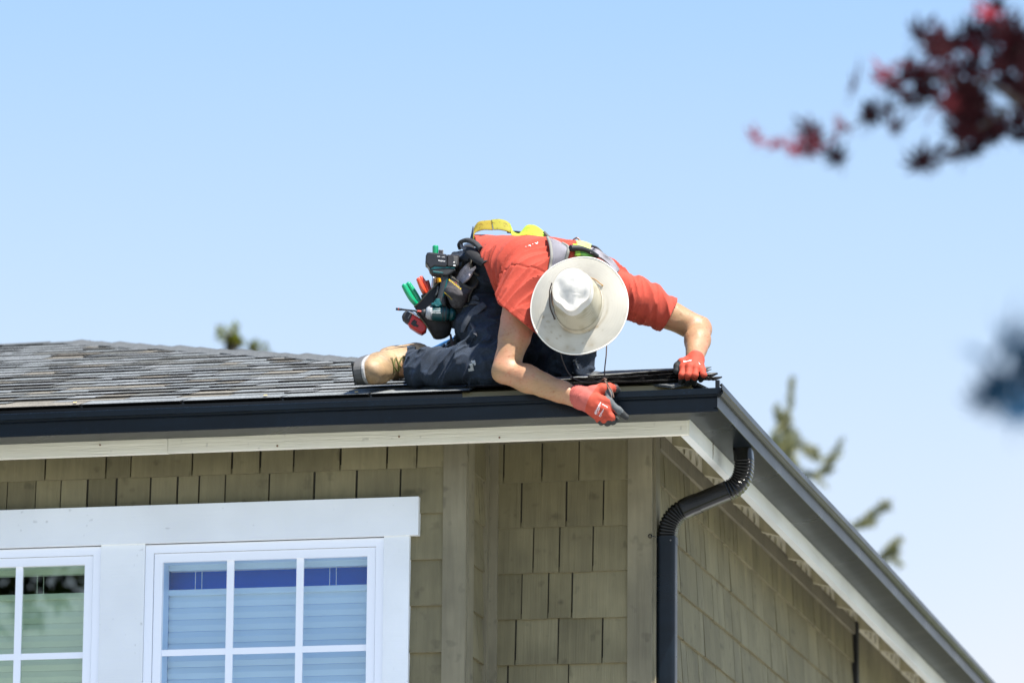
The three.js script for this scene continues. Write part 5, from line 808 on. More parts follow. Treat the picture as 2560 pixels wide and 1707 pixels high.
  part('seam', tube([q(250, 1085, 0.0), q(330, 1190, 0.0), q(400, 1280, 0.0), q(470, 1390, 0.0), q(535, 1490, -0.01)], 0.003, 24, 6), std([0.1, 0.09, 0.06], 0.9), t);
  part('panel', bag([[q(700, 980, 0.02), q(830, 1080, 0.05), q(990, 1090, 0.05), q(1010, 1010, 0.02), q(900, 940, -0.02), q(760, 930, -0.02)], [q(770, 1260, 0.0), q(830, 1320, 0.02), q(905, 1300, 0.02), q(950, 1200, 0.0), q(900, 1180, -0.03), q(810, 1200, -0.03)], [q(790, 1330, -0.01), q(820, 1340, 0.0), q(850, 1320, 0.0), q(870, 1270, -0.01), q(850, 1260, -0.02), q(810, 1300, -0.02)]], 0.004), blk, t);
  part('strap', ribbon([q(755, 1430, 0.0), q(765, 1500, 0.0), q(780, 1570, 0.0), q(800, 1640, 0.0)], [q(785, 1420, 0.0), q(800, 1490, 0.0), q(815, 1560, 0.0), q(835, 1630, 0.0)], 0.004, 14, 3), std([0.045, 0.028, 0.03], 0.7), t, 'dark strap dangling from the rear pouch');
  part('tie', tube([q(965, 1070, 0.06), q(990, 1060, 0.065), q(1030, 1050, 0.065), q(1055, 1062, 0.06)], fuzz(0.003, 11), 24, 6), bind, t);
  // metal rail holding the tape at the rear pouch
  part('clip', tube([q(165, 1090, 0.0), q(220, 1120, -0.002), q(290, 1165, 0.0)], 0.004, 12, 6), std([0.5, 0.5, 0.55], 0.3, { metalness: 1 }), t);
}
{ // impact driver, hanging head down
  const t = thing('impact_driver', 'teal and black cordless impact driver hanging upside down from the tool belt, battery on top', 'power drill', [-1.0674, 0.4338, -0.27]); t.rotation.y = YAW;
  const q = Q(600, 800), q2 = Q2(600, 800);
  const teal = std([0.0, 0.085, 0.095], 0.42), rub = std([0.022, 0.025, 0.028], 0.6), batt = std([0.012, 0.012, 0.014], 0.35), chrome = std([0.5, 0.5, 0.52], 0.25, { metalness: 1 });
  part('battery', slab([[385, 260], [405, 215], [440, 206], [690, 235], [705, 260], [710, 400], [690, 440], [520, 425], [450, 470], [410, 400], [380, 375]].map((p) => q2(...p)), 0.068, 0.006), batt, t);
  part('battery', slab([[705, 238], [870, 245], [882, 262], [878, 400], [850, 425], [708, 420]].map((p) => q2(...p)), 0.06, 0.004), std([0.03, 0.026, 0.025], 0.3), t);
  part('latch', slab([[790, 262], [868, 268], [862, 330], [852, 395], [796, 385]].map((p) => q2(...p)), 0.064, 0.003), std([0.085, 0.08, 0.075], 0.35), t);
  part('battery_light', [new THREE.SphereGeometry(0.0028, 10, 8).translate(...q(805, 362, 0.0315)), box(-0.004, 0.004, -0.002, 0.002, 0.031, 0.0325).translate(...q(812, 408, 0))], std([0.8, 0.8, 0.78], 0.3), t);
  part('foot', slab([[470, 415], [820, 440], [830, 480], [735, 545], [700, 560], [560, 545], [480, 525], [440, 475]].map((p) => q2(...p)), 0.058, 0.006), rub, t);
  part('foot_trim', slab([[478, 412], [825, 440], [818, 452], [500, 428], [458, 480], [444, 472]].map((p) => q2(...p)), 0.062, 0.003), teal, t);
  part('foot_trim', slab([[488, 485], [650, 510], [645, 532], [500, 518]].map((p) => q2(...p)), 0.062, 0.003), teal, t);
  part('foot_trim', slab([[495, 430], [530, 435], [528, 470], [480, 462]].map((p) => q2(...p)), 0.062, 0.003), teal, t);
  part('grip', slab([[615, 535], [740, 530], [745, 600], [715, 740], [690, 860], [700, 1010], [520, 1010], [500, 960], [560, 880], [600, 700], [620, 610]].map((p) => q2(...p)), 0.044, 0.014), rub, t);
  part('grip_side', slab([[698, 600], [718, 605], [700, 720], [680, 770], [668, 860], [648, 885], [640, 860], [668, 740]].map((p) => q2(...p)), 0.046, 0.003), teal, t);
  part('trigger', slab([[560, 700], [585, 690], [580, 800], [540, 860], [520, 845], [545, 780]].map((p) => q2(...p)), 0.02, 0.006), rub, t);
  part('housing', slab([[540, 905], [600, 900], [620, 960], [640, 1000], [600, 1020], [480, 1010], [470, 975], [530, 955]].map((p) => q2(...p)), 0.05, 0.006, [[...q2(568, 968), 0.0062]]), teal, t);
  const lathe = (pts) => { const g = new THREE.LatheGeometry(pts.map((p) => new THREE.Vector2(p[0] * MP, p[1] * MP)), 36); g.rotateZ(Math.PI / 2); g.rotateX(0.4); return g; };
  const at = (g, x, y) => { g.rotateZ(-0.07); const o = q(x, y); g.translate(o[0], o[1], 0); return g; };
  part('motor_housing', at(lathe([[0, -160], [70, -158], [98, -130], [110, -60], [112, 40], [104, 90], [100, 100], [0, 100]]), 590, 1110), std([0.004, 0.05, 0.055], 0.42), t);
  part('gear_case', at(lathe([[0, 98], [103, 98], [104, 128], [92, 165], [70, 195], [0, 196]]), 590, 1110), std([0.3, 0.32, 0.34], 0.35), t);
  part('vent_band', at(lathe([[113, -115], [116, -112], [116, -100], [113, -97]]), 590, 1110), rub, t);
  part('vent_band', at(lathe([[113, -70], [116, -67], [116, -55], [113, -52]]), 590, 1110), rub, t);
  part('nose', at(lathe([[0, 190], [52, 190], [46, 235], [34, 262], [0, 263]]), 590, 1110), rub, t);
  part('end_cap', at(lathe([[0, -250], [60, -248], [88, -215], [96, -160], [0, -158]]), 590, 1110), std([0.0, 0.04, 0.045], 0.4), t);
  part('chuck', tube([q(345, 1084), q(262, 1075)], 0.0036, 6, 12), std([0.45, 0.09, 0.07], 0.4, { metalness: 0.5 }), t);
  part('bit', [tube([q(265, 1076), q(30, 1052)], 0.0036, 6, 10), tube([q(30, 1052), q(-50, 1046)], 0.0046, 6, 10)], std([0.03, 0.035, 0.045], 0.35, { metalness: 0.7 }), t);
  part('bit_band', tube([q(-4, 1049), q(-16, 1048)], 0.005, 2, 12), std([0.4, 0.05, 0.03], 0.5), t);
  const txt = (w, h, a, b, c, d, draw) => { const g = new THREE.PlaneGeometry(1, 1), p = g.attributes.position, k = [a, b, d, c]; for (let i = 0; i < 4; i++) p.setXYZ(i, ...k[i]); g.computeVertexNormals(); part('lettering', g, new THREE.MeshStandardMaterial({ map: print(w, h, draw), transparent: true, alphaTest: 0.3, roughness: 0.5 }), t); };
  // lettering stands on its head, as the tool does
  txt(256, 64, q(682, 365, 0.0345), q(540, 348, 0.0345), q(540, 315, 0.0345), q(682, 332, 0.0345), (g) => { g.fillStyle = '#e8e8e8'; g.font = 'italic bold 56px sans-serif'; g.fillText('makita', 6, 48, 240); });
  txt(256, 64, q(674, 302, 0.0345), q(505, 282, 0.0345), q(507, 250, 0.0345), q(676, 268, 0.0345), (g) => { g.fillStyle = '#cfcfcf'; g.font = 'bold 44px sans-serif'; g.fillText('LXT  18V', 6, 46, 240); });
  txt(256, 96, q(455, 1085, 0.0285), q(622, 1078, 0.0285), q(618, 1142, 0.0285), q(462, 1135, 0.0285), (g) => { g.fillStyle = '#d5d8d8'; g.font = 'bold 44px sans-serif'; g.fillText('BRUSHLESS', 2, 42, 250); g.font = 'bold 36px sans-serif'; g.fillText('IMPACT DRIVER', 20, 86, 230); });
}
function pliers(label, mat, a, b, tip, pos, jawMat) {
  const t = thing('pliers', label, 'pliers', pos, 'pliers in the rear pouch'); t.rotation.y = YAW;
  for (const h of [a, b]) part('handle', tube(h.p, h.r, 40, 14), mat, t);
  part('jaw', tube(tip, 0.008, 10, 8), jawMat, t); return t;
}
{
  const steel = std([0.25, 0.25, 0.27], 0.35, { metalness: 1 }), q = Q(180, 840), r = Q(350, 700);
  const round = (R) => (t) => R * (t < 0.08 ? Math.sqrt(Math.max(0.05, 1 - Math.pow(1 - t / 0.08, 2))) : 1) * (0.92 + 0.12 * Math.sin(t * 3));
  pliers('green-handled pliers leaning outward from the black rear pouch', std([0.0, 0.3, 0.13], 0.28, { clearcoat: 0.5 }), { p: [q(48, 670, 0.012), q(100, 770, 0.012), q(180, 900, 0.01), q(255, 985, 0.005)], r: round(0.0105) }, { p: [q(105, 622, -0.012), q(170, 720, -0.012), q(250, 850, -0.01), q(305, 950, -0.005)], r: round(0.0105) }, [q(280, 960, 0), q(350, 1080, -0.02), q(420, 1200, -0.03)], [-1.1908, 0.4488, -0.36], steel);
  pliers('red-handled pliers standing in the rear pouch beside the green ones', std([0.66, 0.075, 0.03], 0.35, { clearcoat: 0.4 }), { p: [r(270, 575, 0.01), r(305, 660, 0.01), r(350, 760, 0.008), r(390, 830, 0.0)], r: round(0.0095) }, { p: [r(300, 532, -0.012), r(355, 620, -0.012), r(405, 700, -0.01), r(445, 790, -0.01)], r: round(0.0088) }, [r(400, 800, 0), r(470, 930, -0.02), r(540, 1050, -0.02)], [-1.1513, 0.482, -0.365], steel);
}
{ const o = Q(590, 620), t = thing('screwdriver', 'yellow-handled screwdriver behind the grip of the impact driver', 'screwdriver', [-1.0885, 0.4943, -0.345]); t.rotation.y = YAW; part('handle', tube([o(575, 555), o(590, 620), o(600, 690)], (u, a) => 0.0068 * (1 + 0.08 * Math.cos(a * 6)), 14, 24), std([0.75, 0.36, 0.01], 0.35), t); part('shaft', tube([o(600, 690), o(640, 830, -0.02)], 0.003, 6, 8), std([0.5, 0.5, 0.5], 0.3, { metalness: 1 }), t); }
{ const o = Q(530, 640), t = thing('chisel', 'steel and brass tool with dark handle between red pliers and yellow screwdriver', 'chisel', [-1.1042, 0.4913, -0.35]); t.rotation.y = YAW; part('handle', tube([o(505, 560), o(500, 640), o(492, 760)], [0.0045, 0.006, 0.0055], 14, 12), std([0.35, 0.35, 0.38], 0.3, { metalness: 0.9 }), t); part('ferrule', tube([o(540, 585), o(545, 660)], 0.005, 8, 12), std([0.5, 0.25, 0.12], 0.3, { metalness: 0.9 }), t); part('blade', tube([o(543, 640), o(525, 760, -0.01)], 0.0065, 8, 8), std([0.02, 0.02, 0.022], 0.5), t); }
{ const o = Q(430, 690), t = thing('nail_set', 'dark red-brown tool handle right beside the red pliers', 'hand tool', [-1.1344, 0.4859, -0.375]); t.rotation.y = YAW; part('handle', tube([o(412, 610), o(435, 690), o(460, 790)], [0.0058, 0.0062, 0.005], 14, 12), std([0.2, 0.035, 0.03], 0.45), t); part('shaft', tube([o(460, 790), o(500, 930, -0.02)], 0.003, 6, 8), std([0.4, 0.4, 0.4], 0.3, { metalness: 1 }), t); }
{ const o = Q(535, 150), t = thing('screwdriver', 'green tool handle standing upright behind the battery of the impact driver', 'screwdriver', [-1.1043, 0.6094, -0.35]); t.rotation.y = YAW; part('handle', tube([o(532, 84), o(533, 150), o(535, 330)], (u) => 0.0108 * (u < 0.05 ? 0.85 + 3 * u : 1), 30, 16), std([0.0, 0.26, 0.1], 0.3, { clearcoat: 0.4 }), t); part('shaft', tube([o(535, 330), o(545, 700, 0)], 0.0035, 6, 8), std([0.4, 0.4, 0.4], 0.3, { metalness: 1 }), t); }
{ const o = Q(620, 180), t = thing('marker', 'black and grey marker standing beside the green handle above the battery', 'marker', [-1.0836, 0.6013, -0.35]); t.rotation.y = YAW; part('barrel', slab([[582, 148], [640, 155], [640, 330], [582, 330]].map((p) => Q2(620, 180)(...p)), 0.014, 0.003), std([0.03, 0.025, 0.025], 0.5), t); part('clip', slab([[640, 140], [655, 145], [652, 300], [638, 300]].map((p) => Q2(620, 180)(...p)), 0.01, 0.002), std([0.5, 0.5, 0.46], 0.4, { metalness: 0.6 }), t); }
{ // tape measure clipped to the rear pouch
  const t = thing('tape_measure', 'red and black tape measure clipped low on the rear pouch', 'tape measure', [-1.1712, 0.3409, -0.32]); t.rotation.y = YAW;
  const q2 = Q2(215, 1250), p = (l) => l.map((a) => q2(...a));
  part('case', slab(p([[125, 1120], [200, 1130], [290, 1185], [370, 1255], [405, 1320], [385, 1390], [330, 1430], [270, 1405], [150, 1325], [118, 1270]]), 0.044, 0.007), std([0.42, 0.012, 0.012], 0.35), t);
  part('bumper', slab(p([[28, 1165], [50, 1115], [85, 1082], [130, 1092], [195, 1140], [190, 1175], [140, 1285], [80, 1245], [40, 1205]]), 0.047, 0.008), std([0.016, 0.017, 0.019], 0.6), t);
  part('badge', slab(p([[215, 1215], [255, 1245], [250, 1290], [285, 1305], [270, 1335], [205, 1320], [160, 1285], [180, 1245]]), 0.048, 0.003), std([0.01, 0.01, 0.011], 0.5), t);
  part('mouth', slab(p([[360, 1345], [400, 1325], [392, 1385], [335, 1425], [305, 1395], [320, 1370]]), 0.036, 0.004), std([0.012, 0.012, 0.013], 0.5), t);
  part('hook', slab(p([[330, 1388], [368, 1352], [376, 1358], [340, 1398]]), 0.04, 0.001), std([0.75, 0.65, 0.4], 0.35, { metalness: 0.8 }), t);
  part('lettering', slab(p([[118, 1195], [160, 1130], [167, 1136], [126, 1202]]), 0.0485, 0.0005), std([0.25, 0.24, 0.22], 0.6), t);
}
{ const t = thing('rope', 'thin blue safety rope running from the roof up behind the person', 'rope', [0, 0, 0]); part('strand', tube([[-1.4129, 0.3261, -1.05], [-1.3022, 0.361, -0.95], [-1.2042, 0.3766, -0.86], [-1.1188, 0.3985, -0.8], [-1.0342, 0.4438, -0.74], [-0.951, 0.5553, -0.62]], 0.0055, 60, 8), std([0.05, 0.26, 0.62], 0.7), t); }

// ---------------------------------------------------------------- trees
function leafGeo(seed, size) {          // palmate leaf with five to seven toothed lobes, gently cupped
  const q = rng(seed), s = [], lobes = [[-2.25, 0.5], [-1.5, 0.78], [-0.75, 0.95], [0, 1.1], [0.75, 0.95], [1.5, 0.78], [2.25, 0.5]], pt = (a, r) => [Math.sin(a) * r * size, Math.cos(a) * r * size];
  s.push(pt(Math.PI, 0.06));
  for (let i = 0; i < lobes.length; i++) { const [a, r] = lobes[i], rr = r * (0.9 + 0.2 * q()); s.push(pt(a - 0.2, rr * 0.55), pt(a - 0.1, rr * 0.74), pt(a, rr), pt(a + 0.1, rr * 0.72), pt(a + 0.2, rr * 0.53)); if (i < lobes.length - 1) s.push(pt(a + 0.375, 0.26)); }
  const g = new THREE.ShapeGeometry(new THREE.Shape(s.map((p) => new THREE.Vector2(...p)))), p = g.attributes.position;
  for (let i = 0; i < p.count; i++) { const x = p.getX(i) / size, y = p.getY(i) / size; p.setZ(i, size * (-0.22 * Math.abs(x) - 0.12 * y * y + 0.06 * Math.sin(4 * x))); }
  const stem = tube([[0, -0.05 * size, 0], [0, -0.35 * size, -0.03 * size], [0, -0.7 * size, -0.12 * size]], 0.0009, 5, 5);
  g.computeVertexNormals(); return merge([g, stem]);
}
{
  const right = 1, base = [3.2828, -1.8194, 8.3967];
  const t = thing('maple_tree', 'dark red leaved maple tree reaching in out of focus from the right', 'tree', [base[0], GROUND, base[2]]);
  const bark = std([0.06, 0.045, 0.04], 0.95), rel = (p) => [p[0] - base[0], p[1] - GROUND, p[2] - base[2]];
  const limb0 = rel([2.4129, -1.405, 8.6853]), e1 = rel([1.9616, -1.3289, 8.8048]), hTop = limb0[1] + 1.1;
  part('trunk', tube([[0, -0.1, 0], [0.05, 1.2, 0.03], [-0.03, hTop - 0.6, 0], [0.08, hTop + 0.8, -0.1]], [0.1, 0.085, 0.06, 0.025], 30, 12), bark, t);
  part('limb', tube([[-0.01, limb0[1] - 0.7, 0], limb0, rel([2.2334, -1.3495, 8.7383]), rel([2.1206, -1.3276, 8.7688]), e1, rel([1.9039, -1.3522, 8.8129]), rel([1.8275, -1.387, 8.8227]), rel([1.761, -1.4035, 8.8343])], [0.05, 0.035, 0.02, 0.011, 0.006, 0.004, 0.0025, 0.0015], 50, 8), bark, t);
  part('twig', tube([rel([2.1884, -1.3384, 8.751]), rel([2.1221, -1.2911, 8.7764]), rel([2.0553, -1.2552, 8.7994]), rel([2.0001, -1.2147, 8.8208])], [0.012, 0.007, 0.004, 0.0015], 24, 6), bark, t);
  part('twig', tube([rel([2.2133, -1.2813, 8.7577]), rel([2.1696, -1.2361, 8.7775]), rel([2.1303, -1.1976, 8.7948])], [0.012, 0.007, 0.003], 20, 6), bark, t);
  part('twig', tube([rel([2.0993, -1.2913, 8.7815]), rel([2.0089, -1.2807, 8.8045]), rel([1.941, -1.2744, 8.8213])], [0.006, 0.004, 0.0015], 20, 6), bark, t);
  part('twig', tube([rel([2.1432, -1.332, 8.7627]), rel([2.0848, -1.3735, 8.767]), rel([2.0377, -1.4149, 8.7687])], [0.006, 0.004, 0.0015], 20, 6), bark, t);
  part('limb', tube([[-0.02, limb0[1] - 1.2, 0.05], rel([2.7282, -2.4146, 11.749]), rel([2.6492, -2.4624, 11.9663]), rel([2.5895, -2.4728, 11.9776]), rel([2.555, -2.4969, 11.9803])], [0.04, 0.022, 0.01, 0.005, 0.002], 30, 8), bark, t);
  const dark = std([0.019, 0.004, 0.006], 0.6, { transmission: 0.1, thickness: 0 }), wine = std([0.055, 0.008, 0.012], 0.6, { transmission: 0.2, thickness: 0 }), red = std([0.26, 0.016, 0.028], 0.6, { transmission: 0.5, thickness: 0 });
  const shade = std([0.016, 0.05, 0.1], 0.6, { transmission: 0.1, thickness: 0 });  // leaves in shadow, with the blue of the sky put into the colour
  for (const m of [dark, wine, red, shade]) { m.roughness = 0.95; m.specularIntensity = 0.15; }
  const geos = [leafGeo(1, 0.047), leafGeo(2, 0.043), leafGeo(3, 0.039)], q = rng(2024);
  const leaf = (p, kind, s = 1) => { const o = part('leaf', geos[Math.floor(q() * 3)], kind, t); o.position.set(...rel(p)); o.rotation.set(-1.0 + q() * 1.7, q() * 6.3, -0.7 + q() * 1.4, 'YXZ'); o.scale.setScalar(s * (0.8 + 0.45 * q())); };
  const bb = (list, n, pick, dz = 0.5) => { for (let i = 0; i < n; i++) { const a = list[Math.floor(q() * list.length)], b = list[Math.floor(q() * list.length)], u = q(), p = mixp(a, b, u); leaf([p[0] + (q() - 0.5) * 0.07, p[1] + (q() - 0.5) * 0.06, p[2] + (q() - 0.5) * dz], pick()); } };
  const mostly = () => (q() < 0.7 ? dark : q() < 0.75 ? wine : red);
  bb([[2.1203, -1.2205, 8.7922], [2.1758, -1.2542, 8.7722], [2.1971, -1.2905, 8.7594], [2.1354, -1.2409, 8.7843]], 42, mostly);
  bb([[2.0562, -1.2324, 8.8042], [2.1013, -1.2412, 8.792], [2.0327, -1.2531, 8.805]], 14, mostly);
  bb([[2.0415, -1.3191, 8.7887], [2.0864, -1.3324, 8.7755], [2.1316, -1.3389, 8.7638], [2.1718, -1.3545, 8.7512], [2.0763, -1.3006, 8.7848]], 46, () => (q() < 0.88 ? dark : wine));
  bb([[2.1742, -1.293, 8.7641], [2.2119, -1.3177, 8.7501], [2.2106, -1.3496, 8.7435], [2.1842, -1.2131, 8.7792]], 40, () => (q() < 0.85 ? dark : wine));
  bb([[1.9819, -1.274, 8.8121], [2.0029, -1.2602, 8.8103], [1.9928, -1.2853, 8.8071]], 9, () => (q() < 0.6 ? dark : wine), 0.15);
  for (const [p, m] of [[[2.1349, -1.1942, 8.7945], dark], [[2.1277, -1.2045, 8.7939], dark], [[2.1387, -1.2135, 8.7895], wine], [[2.1237, -1.1909, 8.7978], dark], [[1.9981, -1.2067, 8.823], dark], [[2.0396, -1.2714, 9.0092], wine], [[1.9651, -1.1507, 8.633], dark], [[1.9301, -1.2608, 8.8268], red], [[1.9455, -1.2743, 8.8203], red], [[1.9293, -1.2813, 8.8225], red], [[1.9518, -1.288, 8.8159], wine], [[1.9629, -1.2947, 8.8119], red], [[1.9319, -1.3736, 9.1164], wine], [[1.9431, -1.3359, 8.8075], dark], [[1.9016, -1.3522, 8.8134], dark], [[1.9109, -1.3475, 8.8123], wine], [[2.0022, -1.4326, 9.0875], dark], [[1.9952, -1.4437, 9.0867], dark], [[1.853, -1.3754, 8.8195], red], [[1.8208, -1.3847, 8.8248], dark], [[1.8091, -1.3939, 8.8254], red], [[1.8225, -1.4007, 8.8209], red], [[1.7679, -1.4011, 8.8333], red], [[1.7545, -1.3967, 8.8373], red], [[1.7182, -1.3947, 8.846], red], [[1.7385, -1.3991, 8.8404], red], [[1.7463, -1.4345, 9.0406], red], [[1.903, -1.4953, 9.0965], dark], [[1.8706, -1.4695, 9.2144], dark], [[1.9964, -1.4255, 8.7758], dark], [[1.9871, -1.4312, 8.7767], dark], [[2.0363, -1.47, 8.9668], dark], [[2.0723, -1.4009, 8.7639], dark], [[2.0605, -1.4124, 8.7641], dark], [[2.0881, -1.4053, 8.7593], dark], [[2.0971, -1.4075, 8.7568], wine], [[2.0507, -1.3737, 8.7747], dark], [[2.0911, -1.4339, 8.9621], dark], [[2.1182, -1.4494, 9.0574], dark], [[2.0818, -1.5245, 9.1542], dark], [[1.7911, -1.3895, 8.8305], red], [[1.8157, -1.4341, 8.92], wine], [[1.8364, -1.3937, 8.8192], red], [[1.8692, -1.3661, 8.8178], wine], [[1.9152, -1.3521, 8.8103], dark], [[1.9338, -1.3428, 8.8081], dark], [[1.9504, -1.3244, 8.8083], dark], [[1.8559, -1.4428, 8.909], dark], [[1.7767, -1.4102, 8.8293], red], [[1.9733, -1.3197, 8.8041], dark], [[2.0028, -1.3194, 8.7974], dark], [[2.0215, -1.3056, 8.7962], wine]]) leaf(p, m, m === red ? 0.62 : 0.9);
  for (const p of [[2.5947, -2.4857, 12.1833], [2.5569, -2.4473, 11.9906], [2.5751, -2.4373, 11.9887], [2.5501, -2.4195, 11.8934], [2.5864, -2.451, 11.9831], [2.59, -2.4609, 11.9801], [2.5886, -2.4471, 11.9835], [2.5512, -2.4929, 11.982], [2.5432, -2.497, 11.983], [2.5567, -2.5028, 11.9786], [2.5622, -2.5207, 12.0783], [2.5682, -2.5126, 11.9738], [2.5625, -2.5067, 11.9764], [2.5962, -2.5438, 12.0655], [2.5881, -2.5085, 11.9702], [2.5973, -2.4767, 11.975], [2.602, -2.4569, 11.9783], [2.5295, -2.4338, 11.895], [2.5772, -2.4848, 11.9778], [2.5717, -2.5245, 11.9705], [2.5967, -2.4906, 11.9721], [2.5243, -2.4892, 11.8841], [2.5968, -2.4371, 11.9837]]) leaf(p, shade, 0.85);
}
// needle sprays along a drooping branch whose tip turns up
function conifer(pos, H, top, arms, label, seed) {
  const t = thing('conifer_tree', label, 'tree', pos), q = rng(seed), bark = std([0.08, 0.06, 0.045], 0.95);
  part('trunk', tube([[0, 0, 0], [0.02, H * 0.5, 0], [0, H - 0.6, 0], [top[0], H, 0]], [0.3, 0.17, 0.03, 0.006], 40, 10), bark, t);
  const P = [], N = [], C = [];
  const blade = (p, d, len, w) => { const a = V(p), D = V(d).normalize(), s = V(q() - 0.5, q() - 0.5, q() - 0.5).cross(D).normalize().multiplyScalar(w), e = a.clone().addScaledVector(D, len), m = a.clone().addScaledVector(D, len * 0.5); const n = s.clone().cross(D).normalize(); const tr = [a, m.clone().add(s), e, a, e, m.clone().sub(s)]; const g = q(); const c = [0.13 + 0.2 * g, 0.16 + 0.15 * g, 0.1 + 0.03 * g]; for (const v of tr) { P.push(v.x, v.y, v.z); N.push(n.x, n.y, n.z); C.push(...c); } };
  const spray = (pts, dens, len, r) => { const c = new THREE.CatmullRomCurve3(pts.map((p) => V(p))), L = c.getLength(), n = Math.ceil(L * dens); for (let i = 0; i < n; i++) { const u = q(), p = c.getPoint(u), T = c.getTangent(u), k = r * (0.35 + 0.65 * (1 - u)); blade([p.x + (q() - 0.5) * k, p.y + (q() - 0.6) * k, p.z + (q() - 0.5) * k], [T.x * 0.8 + (q() - 0.5) * 1.3, T.y * 0.8 + (q() - 0.35) * 0.9, T.z * 0.8 + (q() - 0.5) * 1.3], len * (0.5 + q() * 0.7), len * 0.17); } };
  const S = 1.74;
  spray([[0, H - 1.1 * S, 0], [0, H - 0.5 * S, 0], [top[0], H, 0]], 500 / S, 0.055 * S, 0.08 * S);
  for (const a of arms) { spray(a, 260 / S, 0.075 * S, 0.07 * S); const c = new THREE.CatmullRomCurve3(a.map((p) => V(p))); for (let i = 0; i < 6; i++) { const u = 0.1 + 0.85 * q(), p = c.getPoint(u), T = c.getTangent(u), L = (0.08 + 0.16 * q() * (1.2 - u)) * S; spray([[p.x, p.y, p.z], [p.x + T.x * L * 0.6 + (q() - 0.5) * L, p.y + T.y * L * 0.6 - L * 0.3 * q(), p.z + (q() - 0.5) * L], [p.x + T.x * L + (q() - 0.5) * L * 1.3, p.y + T.y * L - L * (q() - 0.35), p.z + (q() - 0.5) * L * 1.5]], 300 / S, 0.06 * S, 0.05 * S); } }
  for (let y = H - 0.55 * S; y > H * 0.25; y -= (0.2 + q() * 0.12) * S) { const R = Math.min(2.6 * S, 0.1 * S + (H - y) * 0.42); for (let b = 0; b < 5; b++) { const az = q() * 6.283, rr = R * (0.7 + 0.4 * q()), dx = Math.cos(az), dz = Math.sin(az); if (dx > 0.4 && y > H - 2.2 * S) continue; spray([[0, y, 0], [dx * rr * 0.5, y - rr * 0.16, dz * rr * 0.5], [dx * rr * 0.85, y - rr * 0.18, dz * rr * 0.85], [dx * rr, y - rr * 0.05, dz * rr]], 150 / S, 0.1 * S, 0.16 * S); } }
  const g = new THREE.BufferGeometry(); g.setAttribute('position', new THREE.Float32BufferAttribute(P, 3)); g.setAttribute('normal', new THREE.Float32BufferAttribute(N, 3)); g.setAttribute('color', new THREE.Float32BufferAttribute(C, 3));
  part('crown', g, std([1, 1, 1], 0.9, { vertexColors: true, transmission: 0.3, thickness: 0 }), t);
  part('branch', arms.map((a) => tube(a, [0.012, 0.008, 0.004], 16, 6)), bark, t);
}
{
  const top = [-10.0788, 12.3564, -59.2861], foot = [-10.15, 11.6401, -59.4256], rel = (p) => [p[0] - foot[0], p[1] - GROUND, p[2] - foot[2]];
  const A = [[-10.1568, 11.7934, -59.3907], [-10.0393, 11.5387, -59.4729], [-9.8923, 11.3866, -59.5395], [-9.8301, 11.3487, -59.562]], B = [[-10.1463, 11.41, -59.4765], [-10.0073, 11.0533, -59.5858], [-9.7553, 10.9787, -59.6595], [-9.5831, 11.1462, -59.6623], [-9.3922, 11.4673, -59.6361]], Cc = [[-10.1162, 10.8734, -59.6], [-9.6263, 10.3662, -59.8221], [-9.2223, 10.2673, -59.9358], [-9.0134, 10.3968, -59.9553], [-8.8035, 10.5519, -59.9694]], D = [[-10.0802, 10.4903, -59.6916], [-9.3893, 9.908, -59.9758], [-8.9609, 9.7837, -60.1006], [-8.7784, 9.8874, -60.1196], [-8.6194, 10.0421, -60.1223]], E = [[-10.1548, 11.8445, -59.3801], [-10.2373, 11.6905, -59.3948], [-10.2557, 11.7415, -59.3795]];
  conifer([foot[0], GROUND, foot[2]], rel(top)[1], [rel(top)[0]], [A, B, Cc, D, E].map((l) => l.map(rel)), 'conifer far behind the right gutter, only its thin top and branch tips showing', 41);
}
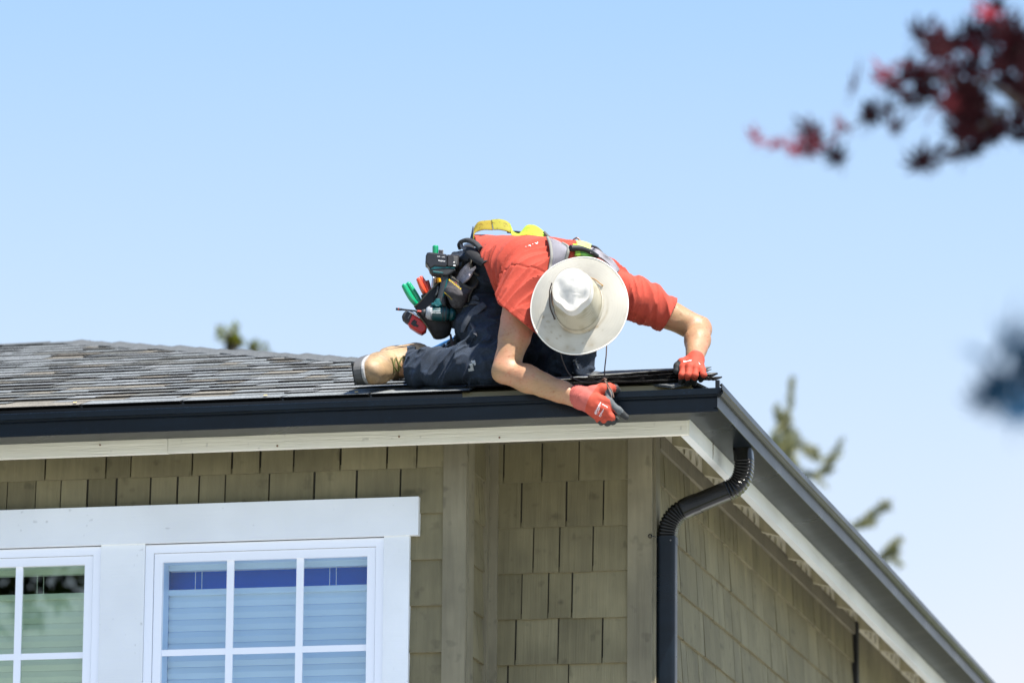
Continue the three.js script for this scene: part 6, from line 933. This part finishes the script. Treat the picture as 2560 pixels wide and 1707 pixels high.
// broadleaf trees: trunk, limbs and a crown of many small leaves in clumps
function broadleaf(pos, H, clumps, leafSize, n, cols, label, seed, trans = 0.35) {
  const t = thing('broadleaf_tree', label, 'tree', pos), q = rng(seed), bark = std([0.1, 0.08, 0.06], 0.95);
  part('trunk', tube([[0, 0, 0], [0.05, H * 0.3, 0.04], [0, H * 0.55, 0]], [H * 0.03, H * 0.022, H * 0.014], 20, 10), bark, t);
  part('limb', clumps.slice(0, 14).map((c) => tube([[0, H * 0.42, 0], [c[0] * 0.5, H * 0.42 + (c[1] - H * 0.42) * 0.6, c[2] * 0.5], [c[0], c[1], c[2]]], [H * 0.011, H * 0.007, H * 0.0025], 14, 7)), bark, t);
  const P = [], N = [], C = [], tot = clumps.reduce((s, c) => s + c[3] ** 2, 0);
  for (const c of clumps) { const m = Math.max(Math.ceil((n * c[3] ** 2) / tot), c[3] < 0.3 ? 45 : 0), tone = 0.75 + 0.5 * q(); for (let i = 0; i < m; i++) { const d = V(q() - 0.5, q() - 0.5, q() - 0.5).normalize().multiplyScalar(c[3] * (0.45 + 0.6 * Math.sqrt(q()))), p = V(c[0], c[1], c[2]).add(d), a = V(q() - 0.5, q() - 0.5, q() - 0.5).normalize(), b = V(q() - 0.5, q() - 0.5, q() - 0.5).cross(a).normalize(), L = leafSize * (0.7 + 0.6 * q()), nn = a.clone().cross(b); const v = [p.clone().addScaledVector(a, -L), p.clone().addScaledVector(b, L * 0.45), p.clone().addScaledVector(a, L), p.clone().addScaledVector(b, -L * 0.45)], k = tone * (0.8 + 0.4 * q()), cc = cols[Math.floor(q() * cols.length)].map((x) => x * k); for (const w of [v[0], v[1], v[2], v[0], v[2], v[3]]) { P.push(w.x, w.y, w.z); N.push(nn.x, nn.y, nn.z); C.push(...cc); } } }
  const g = new THREE.BufferGeometry(); g.setAttribute('position', new THREE.Float32BufferAttribute(P, 3)); g.setAttribute('normal', new THREE.Float32BufferAttribute(N, 3)); g.setAttribute('color', new THREE.Float32BufferAttribute(C, 3));
  part('crown', g, std([1, 1, 1], 0.9, { vertexColors: true, transmission: trans, thickness: 0 }), t);
}
{
  const foot = [-14.1715, 9.3372, -44.3302], rel = (p) => [p[0] - foot[0], p[1] - GROUND, p[2] - foot[2]], c1 = rel([-14.3394, 10.0247, -44.1424]), c2 = rel([-13.9884, 9.8271, -44.2655]), H = c1[1] + 0.1;
  const cl = [[...c1, 0.15], [c1[0] + 0.09, c1[1] - 0.1, c1[2], 0.1], [...c2, 0.13], [c2[0] + 0.1, c2[1] - 0.17, c2[2], 0.14], [c2[0] - 0.17, c2[1] - 0.7, c2[2], 0.28]], q = rng(8);
  for (let i = 0; i < 22; i++) { const a = q() * 6.28, r = 0.35 + q() * 2.3; cl.push([Math.cos(a) * r, H - 1.7 - q() * 5.6, Math.sin(a) * r, 0.6 + q() * 0.5]); }
  broadleaf([foot[0], GROUND, foot[2]], H, cl, 0.062, 9000, [[0.62, 0.7, 0.07], [0.55, 0.66, 0.07], [0.7, 0.72, 0.08]], 'yellow-green tree behind the roof, two leafy shoots above the shingles', 17, 0.5);
}
{ // the trees across the street that the left window mirrors
  const cl = [], q = rng(18); for (let i = 0; i < 34; i++) { const a = q() * 6.28, y = q(), r = 2.6 * Math.sqrt(1 - Math.pow(y * 1.6 - 0.8, 2)) * (0.35 + 0.65 * q()); cl.push([Math.cos(a) * r, 4.2 + y * 8, Math.sin(a) * r, 0.8 + q() * 0.6]); }
  broadleaf([-13.2, GROUND, 24], 12.5, cl, 0.12, 26000, [[0.05, 0.085, 0.022], [0.06, 0.1, 0.02], [0.08, 0.11, 0.03]], 'large green tree across the street, mirrored in the left window', 19);
}

renderer.render(scene, camera);
